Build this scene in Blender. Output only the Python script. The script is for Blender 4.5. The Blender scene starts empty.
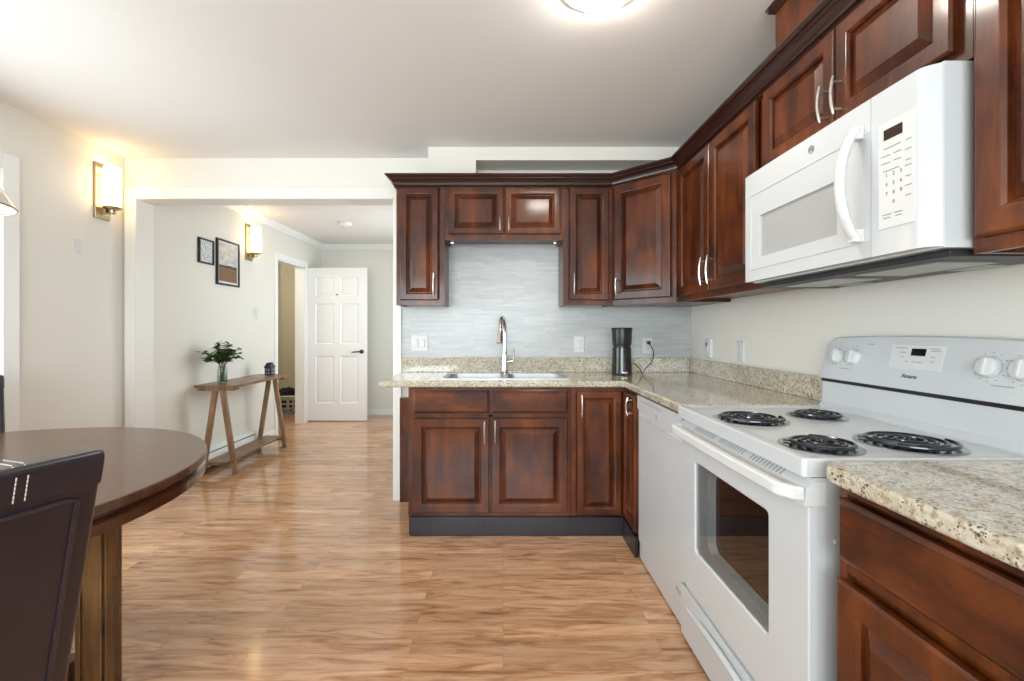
import bpy, bmesh, math, random
from mathutils import Vector as V, Matrix as M
R = math.radians
PI = math.pi
SC = bpy.context.scene
COL = SC.collection

# ------------------------------------------------------------------ camera, world, lights, exposure
FPX = 455.0
cam = bpy.data.cameras.new('camera'); camo = bpy.data.objects.new('camera', cam); COL.objects.link(camo)
camo.location = (0, 0, 1.205); camo.rotation_euler = (R(90), 0, 0)
cam.sensor_width = 36; cam.lens = FPX / 1024 * 36
cam.shift_x = 9 / 1024; cam.shift_y = -9.5 / 1024
cam.clip_start = 0.02
SC.camera = camo
SC.view_settings.view_transform = 'Standard'; SC.view_settings.look = 'None'
SC.view_settings.gamma = 1; SC.view_settings.use_curve_mapping = False
SC.view_settings.exposure = 1.06

w = bpy.data.worlds.new('world'); SC.world = w; w.use_nodes = True
bg = w.node_tree.nodes['Background']
bg.inputs['Color'].default_value = (0.85, 0.92, 1.0, 1); bg.inputs['Strength'].default_value = 1.2

def area(name, loc, rot, sx, sy, power, col=(1, 1, 1)):
    l = bpy.data.lights.new(name, 'AREA'); l.shape = 'RECTANGLE'; l.size = sx; l.size_y = sy
    l.energy = power; l.color = col
    o = bpy.data.objects.new(name, l); COL.objects.link(o); o.location = loc; o.rotation_euler = rot
    return o
def point(name, loc, power, col, r=0.04):
    l = bpy.data.lights.new(name, 'POINT'); l.energy = power; l.color = col; l.shadow_soft_size = r
    o = bpy.data.objects.new(name, l); COL.objects.link(o); o.location = loc
    return o
DAY = (0.88, 0.945, 1.0)
area('rear_window_daylight', (-0.55, -2.66, 1.48), (R(90), 0, 0), 3.0, 1.5, 94, DAY)          # outside the rear windows
area('patio_door_daylight', (-2.90, 1.35, 1.10), (R(90), 0, R(-90)), 1.9, 1.95, 36, DAY)    # outside the patio door
area('hall_fill_light', (-0.44, 5.05, 1.45), (R(90), 0, R(90)), 1.4, 1.3, 13, DAY)     # fill added to light the hall, behind an unseen window
WARM = (1.0, 0.72, 0.40)
point('entry_fill_light', (-3.5, 5.6, 2.2), 13, (1.0, 0.9, 0.75), .08)  # added fill that brightens the room past the hall doorway, no fixture there

# ------------------------------------------------------------------ materials
def mat(name, col=(.8, .8, .8), rough=.5, metal=0, coat=0, coat_r=.1, spec=.5, emit=None, es=0):
    m = bpy.data.materials.new(name); m.use_nodes = True
    b = m.node_tree.nodes['Principled BSDF']
    b.inputs['Base Color'].default_value = (*col, 1); b.inputs['Roughness'].default_value = rough
    b.inputs['Metallic'].default_value = metal; b.inputs['Coat Weight'].default_value = coat
    b.inputs['Coat Roughness'].default_value = coat_r; b.inputs['Specular IOR Level'].default_value = spec
    if emit: b.inputs['Emission Color'].default_value = (*emit, 1); b.inputs['Emission Strength'].default_value = es
    return m
class NT:
    def __init__(s, m): s.t = m.node_tree; s.b = s.t.nodes['Principled BSDF']
    def n(s, typ, **kw):
        nd = s.t.nodes.new(typ)
        for k, v in kw.items():
            if k.startswith('_'): setattr(nd, k[1:], v)
            else: nd.inputs[k.replace('__', ' ')].default_value = v
        return nd
    def l(s, a, b): s.t.links.new(a, b)
    def coords(s, scale=(1, 1, 1), kind='Object', loc=(0, 0, 0), rot=(0, 0, 0)):
        c = s.n('ShaderNodeTexCoord'); mp = s.n('ShaderNodeMapping')
        mp.inputs['Scale'].default_value = scale; mp.inputs['Location'].default_value = loc; mp.inputs['Rotation'].default_value = rot
        s.l(c.outputs[kind], mp.inputs[0]); return mp.outputs[0]
    def noise(s, vec, scale=5, detail=4, rough=.5, dist=0):
        n = s.n('ShaderNodeTexNoise'); n.inputs['Scale'].default_value = scale; n.inputs['Detail'].default_value = detail
        n.inputs['Roughness'].default_value = rough; n.inputs['Distortion'].default_value = dist
        s.l(vec, n.inputs['Vector']); return n.outputs['Fac']
    def ramp(s, fac, stops, interp='LINEAR'):
        r = s.n('ShaderNodeValToRGB'); cr = r.color_ramp; cr.interpolation = interp
        while len(cr.elements) < len(stops): cr.elements.new(.5)
        for e, (p, c) in zip(cr.elements, stops): e.position = p; e.color = (*c, 1) if len(c) == 3 else c
        s.l(fac, r.inputs[0]); return r.outputs['Color']
    def mix(s, f, a, b, mode='MIX'):
        m = s.n('ShaderNodeMix'); m.data_type = 'RGBA'; m.blend_type = mode
        if isinstance(f, (int, float)): m.inputs[0].default_value = f
        else: s.l(f, m.inputs[0])
        for v, i in ((a, 6), (b, 7)):
            if isinstance(v, tuple): m.inputs[i].default_value = (*v, 1)
            else: s.l(v, m.inputs[i])
        return m.outputs[2]
    def color(s, c): s.l(c, s.b.inputs['Base Color'])
    def bump(s, h, strength=.2, dist=.002):
        b = s.n('ShaderNodeBump'); b.inputs['Strength'].default_value = strength; b.inputs['Distance'].default_value = dist
        s.l(h, b.inputs['Height']); s.l(b.outputs[0], s.b.inputs['Normal'])

def cherry(name, stretch=(1, 1, .25)):
    m = mat(name, rough=.42, coat=.40, coat_r=.13, spec=.25); t = NT(m)
    v = t.coords(stretch); a = t.noise(v, 14, 5, .6, .4); g = t.noise(t.coords((stretch[0]*6, stretch[1]*6, stretch[2]*3)), 22, 3, .6)
    big = t.noise(t.coords(), 3.2, 2, .5)
    c = t.ramp(a, [(.34, (.017, .0034, .0012)), (.50, (.070, .0130, .0028)), (.68, (.205, .049, .0075))])
    c = t.mix(.35, c, t.ramp(g, [(.35, (.030, .0055, .002)), (.7, (.12, .026, .006))]))
    c = t.mix(.30, c, t.ramp(big, [(.40, (.014, .0030, .0012)), (.62, (.19, .048, .008))]))
    t.color(c); return m
CHERRY = cherry('cherry_upright'); CHERRY_H = cherry('cherry_lengthwise', (.3, .3, 1))
CROWNM = mat('dark_cherry', (.026, .0062, .0032), .30, coat=.4, coat_r=.15)
KICK = mat('kick_board', (.017, .015, .020), .3)
def wallmat(name, col):
    m = mat(name, col, .75, spec=.25); t = NT(m)
    t.bump(t.noise(t.coords(), 260, 2, .5), .06, .001); return m
WALL = wallmat('cream_paint', (.77, .745, .69)); CEIL = wallmat('ceiling_paint', (.80, .79, .775))
HALLW = wallmat('hall_paint', (.74, .72, .66)); OLIVE = wallmat('entry_paint', (.50, .47, .36))
CASING = mat('casing_paint', (.80, .785, .745), .4)
TRIMM = mat('white_trim', (.84, .84, .83), .35)
DOORM = mat('white_door_paint', (.86, .86, .86), .32)
WHITE = mat('white_enamel', (.59, .612, .632), .25, coat=.4, coat_r=.06)
WHITE2 = mat('white_plastic', (.66, .67, .67), .35)
BLACKP = mat('black_plastic', (.010, .010, .012), .28)
BLACKG = mat('black_gloss', (.006, .006, .007), .08)
GREY = mat('grey_plastic', (.35, .36, .36), .4)
GREYW = mat('inner_frame_enamel', (.36, .385, .40), .3)
INK = mat('grey_print', (.20, .21, .22), .5)
DKINK = mat('dark_print', (.02, .02, .025), .5)
CHROME = mat('chrome', (.72, .72, .73), .10, 1); NICKEL = mat('satin_nickel', (.66, .64, .60), .28, 1)
STEEL = mat('stainless_steel', (.55, .56, .57), .5, 1)
DARKMETAL = mat('dark_metal', (.045, .045, .05), .45, .6)
BRASS = mat('aged_brass', (.46, .37, .24), .32, 1)
COIL = mat('burner_coil', (.060, .064, .075), .22, .75)
PAN = mat('drip_pan', (.42, .42, .43), .16, 1)
ALU = mat('filter_metal', (.40, .40, .38), .4, .9)
def glassmat(name, tint=(1, 1, 1), rough=0.0, f0=.04):
    m = bpy.data.materials.new(name); m.use_nodes = True; t = m.node_tree; t.nodes.clear()
    o = t.nodes.new('ShaderNodeOutputMaterial'); mx = t.nodes.new('ShaderNodeMixShader'); tr = t.nodes.new('ShaderNodeBsdfTransparent')
    g = t.nodes.new('ShaderNodeBsdfGlossy'); fr = t.nodes.new('ShaderNodeFresnel'); fr.inputs[0].default_value = 1.45
    ge = t.nodes.new('ShaderNodeNewGeometry'); mr = t.nodes.new('ShaderNodeMapRange'); mr.inputs['To Min'].default_value = 1.45; mr.inputs['To Max'].default_value = 1/1.45
    t.links.new(ge.outputs['Backfacing'], mr.inputs['Value']); t.links.new(mr.outputs[0], fr.inputs[0])
    tr.inputs[0].default_value = (*tint, 1); g.inputs['Roughness'].default_value = rough
    t.links.new(fr.outputs[0], mx.inputs[0]); t.links.new(tr.outputs[0], mx.inputs[1]); t.links.new(g.outputs[0], mx.inputs[2]); t.links.new(mx.outputs[0], o.inputs[0])
    return m
GLASS = glassmat('clear_glass', (.96, .98, .97)); OVENG = glassmat('oven_glass', (.82, .83, .83)); VASEG = glassmat('vase_glass', (.84, .90, .88))
SHADE = mat('lit_frosted_glass', (.9, .85, .75), .4, emit=(1.0, .70, .38), es=3.8)
LAMPG = mat('lit_ceiling_glass', (.9, .9, .9), .4, emit=(1.0, .92, .82), es=34)
PENDG = mat('pendant_glass', (.72, .68, .60), .25, coat=.4)

def granite():
    m = mat('granite', rough=.09, coat=.3, coat_r=.03); t = NT(m); v = t.coords()
    base = t.ramp(t.noise(v, 9, 6, .7, .8), [(.34, (.37, .305, .20)), (.48, (.50, .455, .35)), (.64, (.58, .56, .48))])
    def grains(scale, dscale, lo, hi, d0, d1):
        vo = t.n('ShaderNodeTexVoronoi'); vo.inputs['Scale'].default_value = scale; t.l(v, vo.inputs['Vector'])
        sp = t.ramp(vo.outputs['Distance'], [(d0, (1, 1, 1)), (d1, (0, 0, 0))])
        return t.mix(1.0, sp, t.ramp(t.noise(v, dscale, 3, .6), [(lo, (0, 0, 0)), (hi, (1, 1, 1))]), 'MULTIPLY')
    c = t.mix(grains(62, 30, .46, .54, .36, .60), base, (.63, .60, .51))
    c = t.mix(t.ramp(t.noise(v, 70, 3, .6), [(.50, (0, 0, 0)), (.60, (.75, .75, .75))]), c, (.30, .20, .10))
    c = t.mix(t.ramp(t.noise(v, 150, 2, .6), [(.44, (0, 0, 0)), (.56, (.4, .4, .4))]), c, (.58, .55, .46))
    c = t.mix(grains(105, 42, .50, .56, .26, .42), c, (.095, .060, .040))
    c = t.mix(grains(190, 60, .52, .58, .28, .45), c, (.14, .11, .085))
    t.color(c); return m
GRANITE = granite()
def floor_mat():
    m = mat('laminate_planks', rough=.17, coat=.25, coat_r=.06, spec=.5); t = NT(m)
    v = t.coords(kind='Object')
    def brick(w_, h_, off):
        b = t.n('ShaderNodeTexBrick'); b.inputs['Scale'].default_value = 1; b.inputs['Brick Width'].default_value = w_; b.inputs['Row Height'].default_value = h_
        b.inputs['Mortar Size'].default_value = .0012; b.inputs['Mortar Smooth'].default_value = .3; b.offset = off; b.offset_frequency = 2
        b.inputs['Color1'].default_value = (0, 0, 0, 1); b.inputs['Color2'].default_value = (1, 1, 1, 1); b.inputs['Mortar'].default_value = (.5, .5, .5, 1)
        t.l(v, b.inputs['Vector']); return b
    b = brick(.95, .085, .37)
    # shift the grain per strip
    sh = t.n('ShaderNodeVectorMath', _operation='SCALE'); t.l(b.outputs['Color'], sh.inputs[0]); sh.inputs['Scale'].default_value = 7.0
    ad = t.n('ShaderNodeVectorMath', _operation='ADD'); t.l(v, ad.inputs[0]); t.l(sh.outputs[0], ad.inputs[1])
    mp = t.n('ShaderNodeMapping'); mp.inputs['Scale'].default_value = (1.25, 8.5, 1); t.l(ad.outputs[0], mp.inputs[0])
    g = t.noise(mp.outputs[0], 2.6, 6, .62, 1.0)
    mp2 = t.n('ShaderNodeMapping'); mp2.inputs['Scale'].default_value = (3, 60, 1); t.l(ad.outputs[0], mp2.inputs[0])
    g2 = t.noise(mp2.outputs[0], 3, 3, .6)
    c = t.ramp(g, [(.31, (.19, .078, .034)), (.41, (.42, .200, .092)), (.51, (.63, .355, .200)), (.68, (.76, .52, .345))])
    c2 = t.ramp(g2, [(.3, (.38, .19, .095)), (.7, (.72, .47, .28))])
    c = t.mix(.28, c, c2)
    tone = t.ramp(b.outputs['Color'], [(0, (.80, .78, .76)), (1, (1.12, 1.1, 1.08))]); c = t.mix(1.0, c, tone, 'MULTIPLY')
    c = t.mix(t.ramp(b.outputs['Fac'], [(0, (0, 0, 0)), (1, (.35, .35, .35))]), c, (.22, .11, .05))
    t.color(c); t.bump(b.outputs['Fac'], -.15, .0008); return m
FLOOR = floor_mat()
def tile_mat():
    m = mat('stone_strip_tile', rough=.28); t = NT(m)
    c0 = t.n('ShaderNodeTexCoord'); mp = t.n('ShaderNodeMapping'); mp.inputs['Rotation'].default_value = (R(90), 0, 0); t.l(c0.outputs['Object'], mp.inputs[0])
    b = t.n('ShaderNodeTexBrick'); b.inputs['Scale'].default_value = 1; b.inputs['Brick Width'].default_value = .15; b.inputs['Row Height'].default_value = .0165
    b.inputs['Mortar Size'].default_value = .0010; b.offset = .37; b.offset_frequency = 2; b.inputs['Mortar Smooth'].default_value = .4
    b.inputs['Color1'].default_value = (.43, .455, .465, 1); b.inputs['Color2'].default_value = (.54, .555, .56, 1); b.inputs['Mortar'].default_value = (.44, .455, .46, 1)
    t.l(mp.outputs[0], b.inputs['Vector'])
    n = t.noise(t.coords((1, 1, 5)), 9, 5, .6, .6)
    c = t.mix(.25, b.outputs['Color'], t.ramp(n, [(.35, (.36, .39, .41)), (.65, (.60, .60, .595))]))
    t.color(c); t.bump(b.outputs['Fac'], -.25, .0008); return m
TILE = tile_mat()
def wood(name, a, b_, stretch, rough=.4, coat=0, sc=12):
    m = mat(name, rough=rough, coat=coat, coat_r=.08); t = NT(m)
    n = t.noise(t.coords(stretch), sc, 5, .6, .5); t.color(t.ramp(n, [(.32, a), (.68, b_)])); return m
CONSOLE = wood('oiled_pine', (.13, .060, .026), (.30, .165, .085), (2, .5, .5), .4, .15)
CONLEG = wood('pale_pine_leg', (.20, .105, .05), (.36, .22, .12), (2, 2, .4), .45)
TABLET = wood('table_top_veneer', (.075, .030, .014), (.135, .060, .030), (.5, 3, 1), .26, .12, 9)
TABLEE = wood('table_mahogany', (.045, .014, .007), (.10, .030, .012), (1, 1, 2), .2, .5, 8)
TABLEL = wood('table_leg_wood', (.035, .013, .005), (.20, .090, .018), (3, 3, .35), .25, .4, 7)
def leather():
    m = mat('dark_leather', (.012, .008, .010), .33, coat=.3, coat_r=.18); t = NT(m)
    v = t.n('ShaderNodeTexVoronoi'); v.inputs['Scale'].default_value = 420; t.l(t.coords(), v.inputs['Vector'])
    t.bump(v.outputs['Distance'], .18, .0008); 
    t.color(t.ramp(t.noise(t.coords(), 12, 4, .6), [(.3, (.0085, .0050, .0100)), (.7, (.017, .0105, .019))])); return m
LEATHER = leather(); STITCH = mat('pale_thread', (.55, .50, .45), .7)
LEAF = mat('leaf_green', (.035, .10, .018), .4); NT(LEAF).color(NT(LEAF).ramp(NT(LEAF).noise(NT(LEAF).coords(), 40, 2), [(.35, (.040, .11, .020)), (.7, (.14, .27, .06))]))
STEM = mat('stem_brown', (.13, .09, .04), .6); NAVY = mat('navy_ceramic', (.012, .014, .030), .3)
CLOTH = mat('dark_laundry', (.010, .010, .014), .85)

# ------------------------------------------------------------------ mesh helpers
WM = {}
def world(o): return WM.get(o.name, M.Identity(4)) if o else M.Identity(4)
def finish(bm, name, m, parent=None, local=False, smooth=35, label=None):
    if parent is not None and not local: bm.transform(world(parent).inverted())
    bmesh.ops.recalc_face_normals(bm, faces=bm.faces[:])
    me = bpy.data.meshes.new(name); bm.to_mesh(me); bm.free()
    me.materials.append(m)
    for p in me.polygons: p.use_smooth = True
    me.set_sharp_from_angle(angle=R(smooth))
    o = bpy.data.objects.new(name, me); COL.objects.link(o)
    wn = o.modifiers.new('face_weighted_normals', 'WEIGHTED_NORMAL'); wn.keep_sharp = True; wn.weight = 90
    if parent is not None: o.parent = parent; WM[o.name] = world(parent)
    if label: o['label'] = label
    return o
def thing(name, label, cat, loc=(0, 0, 0), rz=0, group=None):
    o = bpy.data.objects.new(name, None); COL.objects.link(o); o.location = loc; o.rotation_euler = (0, 0, rz)
    o.empty_display_size = .05
    o['label'] = label; o['category'] = cat
    if group: o['group'] = group
    WM[o.name] = M.Translation(loc) @ M.Rotation(rz, 4, 'Z'); return o
def tag(o, label, cat, group=None, kind=None):
    o['label'] = label; o['category'] = cat
    if group: o['group'] = group
    if kind: o['kind'] = kind
    return o
def recenter(o, p):
    p = V(p); o.data.transform(M.Translation(-p)); o.location = p; return o
def struct(bm, name, m, smooth=35):
    o = finish(bm, name, m, smooth=smooth); o['kind'] = 'structure'; return o
def B(): return bmesh.new()
def box(bm, x0, x1, y0, y1, z0, z1, bev=0, seg=2):
    x0, x1 = sorted((x0, x1)); y0, y1 = sorted((y0, y1)); z0, z1 = sorted((z0, z1))
    g = bmesh.ops.create_cube(bm, size=1)['verts']
    for v in g: v.co = V(((x0+x1)/2+v.co.x*(x1-x0), (y0+y1)/2+v.co.y*(y1-y0), (z0+z1)/2+v.co.z*(z1-z0)))
    if bev:
        es = list({e for v in g for e in v.link_edges})
        bmesh.ops.bevel(bm, geom=es, offset=bev, segments=seg, affect='EDGES', profile=.6)
    return bm
def ring_loft(bm, rings, cap0=True, cap1=True, closed=True):
    vs = [[bm.verts.new(p) for p in r] for r in rings]; n = len(vs[0])
    for a, b in zip(vs, vs[1:]):
        for i in range(n if closed else n-1):
            j = (i+1) % n
            try: bm.faces.new((a[i], a[j], b[j], b[i]))
            except ValueError: pass
    if cap0: bm.faces.new(vs[0][::-1])
    if cap1: bm.faces.new(vs[-1])
    return vs
def frame(N):
    N = V(N).normalized(); Z = V((0, 0, 1)); U = Z.cross(N).normalized(); return U, Z, N
def rect_loft(bm, O, N, w, h, rings):
    """nested rectangles (inset, height) along normal N; O lower-left corner on the back plane seen from the front"""
    U, Z, N = frame(N); O = V(O)
    rs = []
    for d, t in rings:
        rs.append([O+U*a+Z*b+N*t for a, b in ((d, d), (w-d, d), (w-d, h-d), (d, h-d))])
    ring_loft(bm, rs); return bm
def tube(bm, pts, r, seg=10, caps=True):
    pts = [V(p) for p in pts]; rs = r if isinstance(r, (list, tuple)) else [r]*len(pts)
    rings = []; prev = None
    for i, p in enumerate(pts):
        d = (pts[min(i+1, len(pts)-1)]-pts[max(i-1, 0)]).normalized()
        if prev is None:
            a = V((0, 0, 1)) if abs(d.z) < .9 else V((1, 0, 0)); u = d.cross(a).normalized()
        else: u = (prev-d*prev.dot(d)).normalized()
        v = d.cross(u); prev = u
        rings.append([p+(u*math.cos(2*PI*k/seg)+v*math.sin(2*PI*k/seg))*rs[i] for k in range(seg)])
    ring_loft(bm, rings, caps, caps); return bm
def lathe(bm, prof, c=(0, 0, 0), axis=(0, 0, 1), seg=32, cap=True):
    A = V(axis).normalized(); a = V((1, 0, 0)) if abs(A.x) < .9 else V((0, 1, 0)); u = A.cross(a).normalized(); v = A.cross(u); c = V(c)
    rings = [[c+A*h+(u*math.cos(2*PI*k/seg)+v*math.sin(2*PI*k/seg))*max(r, 1e-4) for k in range(seg)] for r, h in prof]
    ring_loft(bm, rings, cap, cap); return bm
def prism(bm, poly, ext):
    """poly: list of 3D points, ext: extrusion vector"""
    ext = V(ext); a = [bm.verts.new(V(p)) for p in poly]; b = [bm.verts.new(V(p)+ext) for p in poly]; n = len(a)
    bm.faces.new(a[::-1]); bm.faces.new(b)
    for i in range(n): bm.faces.new((a[i], a[(i+1) % n], b[(i+1) % n], b[i]))
    return bm
def oriented_box(bm, p0, p1, wu, wv, up=(0, 0, 1)):
    p0 = V(p0); p1 = V(p1); d = (p1-p0).normalized(); u = V(up).cross(d)
    u = u.normalized() if u.length > 1e-4 else V((1, 0, 0)); v = d.cross(u)
    rs = [[p+u*a*wu/2+v*b*wv/2 for a, b in ((-1, -1), (1, -1), (1, 1), (-1, 1))] for p in (p0, p1)]
    ring_loft(bm, rs); return bm
def text_mesh(bm, s, O, N, size, ext=.0004, up=(0, 0, 1), shear=0, align='CENTER', sx=1):
    c = bpy.data.curves.new('t', 'FONT'); c.body = s; c.size = size; c.align_x = align; c.align_y = 'CENTER'; c.extrude = ext; c.shear = shear; c.resolution_u = 3
    o = bpy.data.objects.new('t', c); COL.objects.link(o); bpy.context.view_layer.update()
    me = bpy.data.meshes.new_from_object(o.evaluated_get(bpy.context.evaluated_depsgraph_get()))
    bpy.data.objects.remove(o); bpy.data.curves.remove(c)
    N = V(N).normalized(); Zu = V(up); U = Zu.cross(N).normalized(); Zu = N.cross(U)
    mt = M((( U.x*sx, Zu.x, N.x, O[0]), (U.y*sx, Zu.y, N.y, O[1]), (U.z*sx, Zu.z, N.z, O[2]), (0, 0, 0, 1)))
    me.transform(mt); bm.from_mesh(me); bpy.data.meshes.remove(me); return bm
def slab_cells(bm, xs, ys, keep, z1, th, bev=.008):
    """plate built from grid cells (shared vertices) with a rounded top and bottom outer edge"""
    vd = {}
    def vt(i, j):
        if (i, j) not in vd: vd[(i, j)] = bm.verts.new((xs[i], ys[j], z1))
        return vd[(i, j)]
    fs = [bm.faces.new((vt(i, j), vt(i+1, j), vt(i+1, j+1), vt(i, j+1))) for i in range(len(xs)-1) for j in range(len(ys)-1) if keep((xs[i]+xs[i+1])/2, (ys[j]+ys[j+1])/2)]
    r = bmesh.ops.extrude_face_region(bm, geom=fs)
    for v in [g for g in r['geom'] if isinstance(g, bmesh.types.BMVert)]: v.co.z -= th
    bm.normal_update()
    es = [e for e in bm.edges if len(e.link_faces) == 2 and abs(e.verts[0].co.z-e.verts[1].co.z) < 1e-6 and abs(abs(e.link_faces[0].normal.z)-abs(e.link_faces[1].normal.z)) > .5]
    bmesh.ops.bevel(bm, geom=es, offset=bev, segments=3, affect='EDGES', profile=.5); return bm

# ------------------------------------------------------------------ room shell
YB = 3.25; XR = 1.34; XL = -2.70; ZC = 2.44; YR = -2.5; T = .12
XO0, XO1, ZO = -2.612, -.775, 2.150           # wide opening to the hall
XH = -2.61; YH = 6.52                        # hall left wall, hall end wall
b = B(); box(b, -4.4, 1.5, YR-.1, 7.6, -.06, 0); struct(b, 'floor', FLOOR)
b = B(); box(b, -4.4, 1.5, YR-.1, 7.6, ZC, ZC+.06); struct(b, 'ceiling', CEIL)
b = B(); box(b, XL-T, XO0, YB, YB+.14, 0, ZC); box(b, XO0, XO1, YB, YB+.14, ZO, ZC); box(b, XO1, XR, YB, YB+.14, 0, ZC); struct(b, 'wall_back', WALL)
b = B(); box(b, XR, XR+T, YR-T, YB+.14, 0, ZC); struct(b, 'wall_right', WALL)
PY0, PY1, PZ = .42, 2.44, 2.08               # patio door in the left wall
b = B(); box(b, XL-T, XL, YR-T, PY0, 0, ZC); box(b, XL-T, XL, PY0, PY1, PZ, ZC); box(b, XL-T, XL, PY1, YB, 0, ZC); struct(b, 'wall_left', WALL)
RX0, RX1, RZ0, RZ1 = -2.05, .95, .80, 2.15
b = B(); box(b, XL, RX0, YR-T, YR, 0, ZC); box(b, RX1, XR, YR-T, YR, 0, ZC); box(b, RX0, RX1, YR-T, YR, 0, RZ0); box(b, RX0, RX1, YR-T, YR, RZ1, ZC); struct(b, 'wall_front', WALL)
# hall shell
DY0, DY1, DZ = 5.25, 5.99, 2.05
b = B(); box(b, XH-T, XH, YB+.14, DY0, 0, ZC); box(b, XH-T, XH, DY0, DY1, DZ, ZC); box(b, XH-T, XH, DY1, YH+T, 0, ZC); struct(b, 'wall_hall_left', HALLW)
b = B(); box(b, XH, -.45, YH, YH+T, 0, ZC); struct(b, 'wall_hall_end', HALLW)
HW0, HW1, HZ0, HZ1 = 4.35, 5.75, .8, 2.1
b = B(); box(b, -.60, -.48, YB+.14, HW0, 0, ZC); box(b, -.60, -.48, HW1, YH, 0, ZC); box(b, -.60, -.48, HW0, HW1, 0, HZ0); box(b, -.60, -.48, HW0, HW1, HZ1, ZC); struct(b, 'wall_hall_right', HALLW)
b = B(); box(b, -4.3, -4.2, 4.6, 7.5, 0, ZC); box(b, -4.2, XH-T, 4.6, 4.7, 0, ZC); box(b, -4.2, -3.42, 7.3, 7.4, 0, ZC); box(b, -3.42, -3.32, 7.1, 7.4, 0, ZC); box(b, -3.42, XH-T, 7.0, 7.1, 0, ZC); box(b, -2.74, XH-T, YH, 7.0, 0, ZC); struct(b, 'wall_entry', OLIVE)

# soffit boxed above the sink cabinets with a niche below it
b = B(); box(b, -.502, XR, 3.055, YB, 2.352, ZC); box(b, -.502, -.182, 3.055, YB, 2.15, 2.352); struct(b, 'trim_1', WALL)
# casing round the wide opening, jamb and post
def casing(bm, x0, x1, z1, y, wd, th, zb=0):
    box(bm, x0-wd, x0, y-th, y, zb, z1+wd, .004); box(bm, x1, x1+.052, y-th, y, zb, z1, .004); box(bm, x0, x1+.052, y-th, y, z1, z1+wd, .004)
b = B(); casing(b, XO0, XO1, ZO, YB, .075, .022)
box(b, XO0, XO0+.004, YB-.018, YB+.15, 0, ZO); box(b, XO1-.006, XO1, YB-.018, YB+.15, 0, ZO); box(b, XO0, XO1, YB-.018, YB+.15, ZO-.006, ZO)
struct(b, 'trim_2', CASING)
# ceiling mould of the hall
b = B()
for a in ((XH, 3.39, -.60, 3.39+.001),):
    pass
prism(b, [(XH, 3.39, ZC), (XH, 3.39, ZC-.07), (XH+.012, 3.39, ZC-.07), (XH+.05, 3.39, ZC-.018), (XH+.055, 3.39, ZC)], (0, YH-3.39, 0))
prism(b, [(XH, YH, ZC), (XH, YH, ZC-.07), (XH, YH-.012, ZC-.07), (XH, YH-.05, ZC-.018), (XH, YH-.055, ZC)], (-.6-XH, 0, 0))
struct(b, 'trim_3', TRIMM)
def baseboard(name, pts):
    b = B()
    for x0, x1, y0, y1 in pts: box(b, x0, x1, y0, y1, 0, .085, .004)
    struct(b, name, TRIMM)
baseboard('baseboard_left', [(XL, XL+.014, PY1+.10, YB-.03), (XL, XL+.014, YR, PY0-.10)])
baseboard('baseboard_hall_end', [(XH+.02, -.60, YH-.014, YH)])
baseboard('baseboard_hall_left', [(XH, XH+.014, 3.41, 3.58), (XH, XH+.014, 4.76, DY0-.07)])
baseboard('baseboard_front', [(XL+.02, XR, YR, YR+.014)])

# patio door (left, only its casing enters the picture)
d1 = finish(box(box(box(B(), XL, XL+.02, PY1, PY1+.085, 0, PZ+.085, .005), XL, XL+.02, PY0-.085, PY0, 0, PZ+.085, .005), XL, XL+.02, PY0, PY1, PZ, PZ+.085, .005), 'door_1', TRIMM); d1['kind'] = 'structure'
b = B()
for y0, y1 in ((PY0, PY0+.07), ((PY0+PY1)/2-.05, (PY0+PY1)/2+.05), (PY1-.07, PY1)): box(b, XL-.09, XL-.03, y0, y1, .02, PZ, .004)
box(b, XL-.09, XL-.03, PY0, PY1, 0, .09, .004); box(b, XL-.09, XL-.03, PY0, PY1, PZ-.07, PZ, .004)
finish(b, 'door_frame', TRIMM, d1); finish(box(B(), XL-.064, XL-.058, PY0+.05, PY1-.05, .07, PZ-.05), 'glass', GLASS, d1)
# rear windows behind the camera
w1 = finish(box(box(box(box(B(), RX0-.08, RX0, YR, YR+.02, RZ0-.08, RZ1+.08, .004), RX1, RX1+.08, YR, YR+.02, RZ0-.08, RZ1+.08, .004), RX0, RX1, YR, YR+.02, RZ1, RZ1+.08, .004), RX0-.1, RX1+.1, YR, YR+.05, RZ0-.05, RZ0, .004), 'window_1', TRIMM); w1['kind'] = 'structure'
b = B()
for k in range(4): x = RX0+(RX1-RX0)*k/3; box(b, x-.03, x+.03, YR-.09, YR-.03, RZ0, RZ1, .004)
box(b, RX0, RX1, YR-.09, YR-.03, RZ0, RZ0+.06, .004); box(b, RX0, RX1, YR-.09, YR-.03, RZ1-.06, RZ1, .004)
finish(b, 'window_frame', TRIMM, w1); finish(box(B(), RX0, RX1, YR-.064, YR-.058, RZ0, RZ1), 'glass', GLASS, w1)
w2 = finish(box(box(box(box(B(), -.62, -.60, HW0-.07, HW0, HZ0-.07, HZ1+.07, .004), -.62, -.60, HW1, HW1+.07, HZ0-.07, HZ1+.07, .004), -.62, -.60, HW0, HW1, HZ1, HZ1+.07, .004), -.62, -.60, HW0, HW1, HZ0-.07, HZ0, .004), 'added_window_2', TRIMM); w2['kind'] = 'structure'  # unseen hall window, added to let the hall fill in
finish(box(B(), -.535, -.530, HW0, HW1, HZ0, HZ1), 'glass', GLASS, w2)

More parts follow.
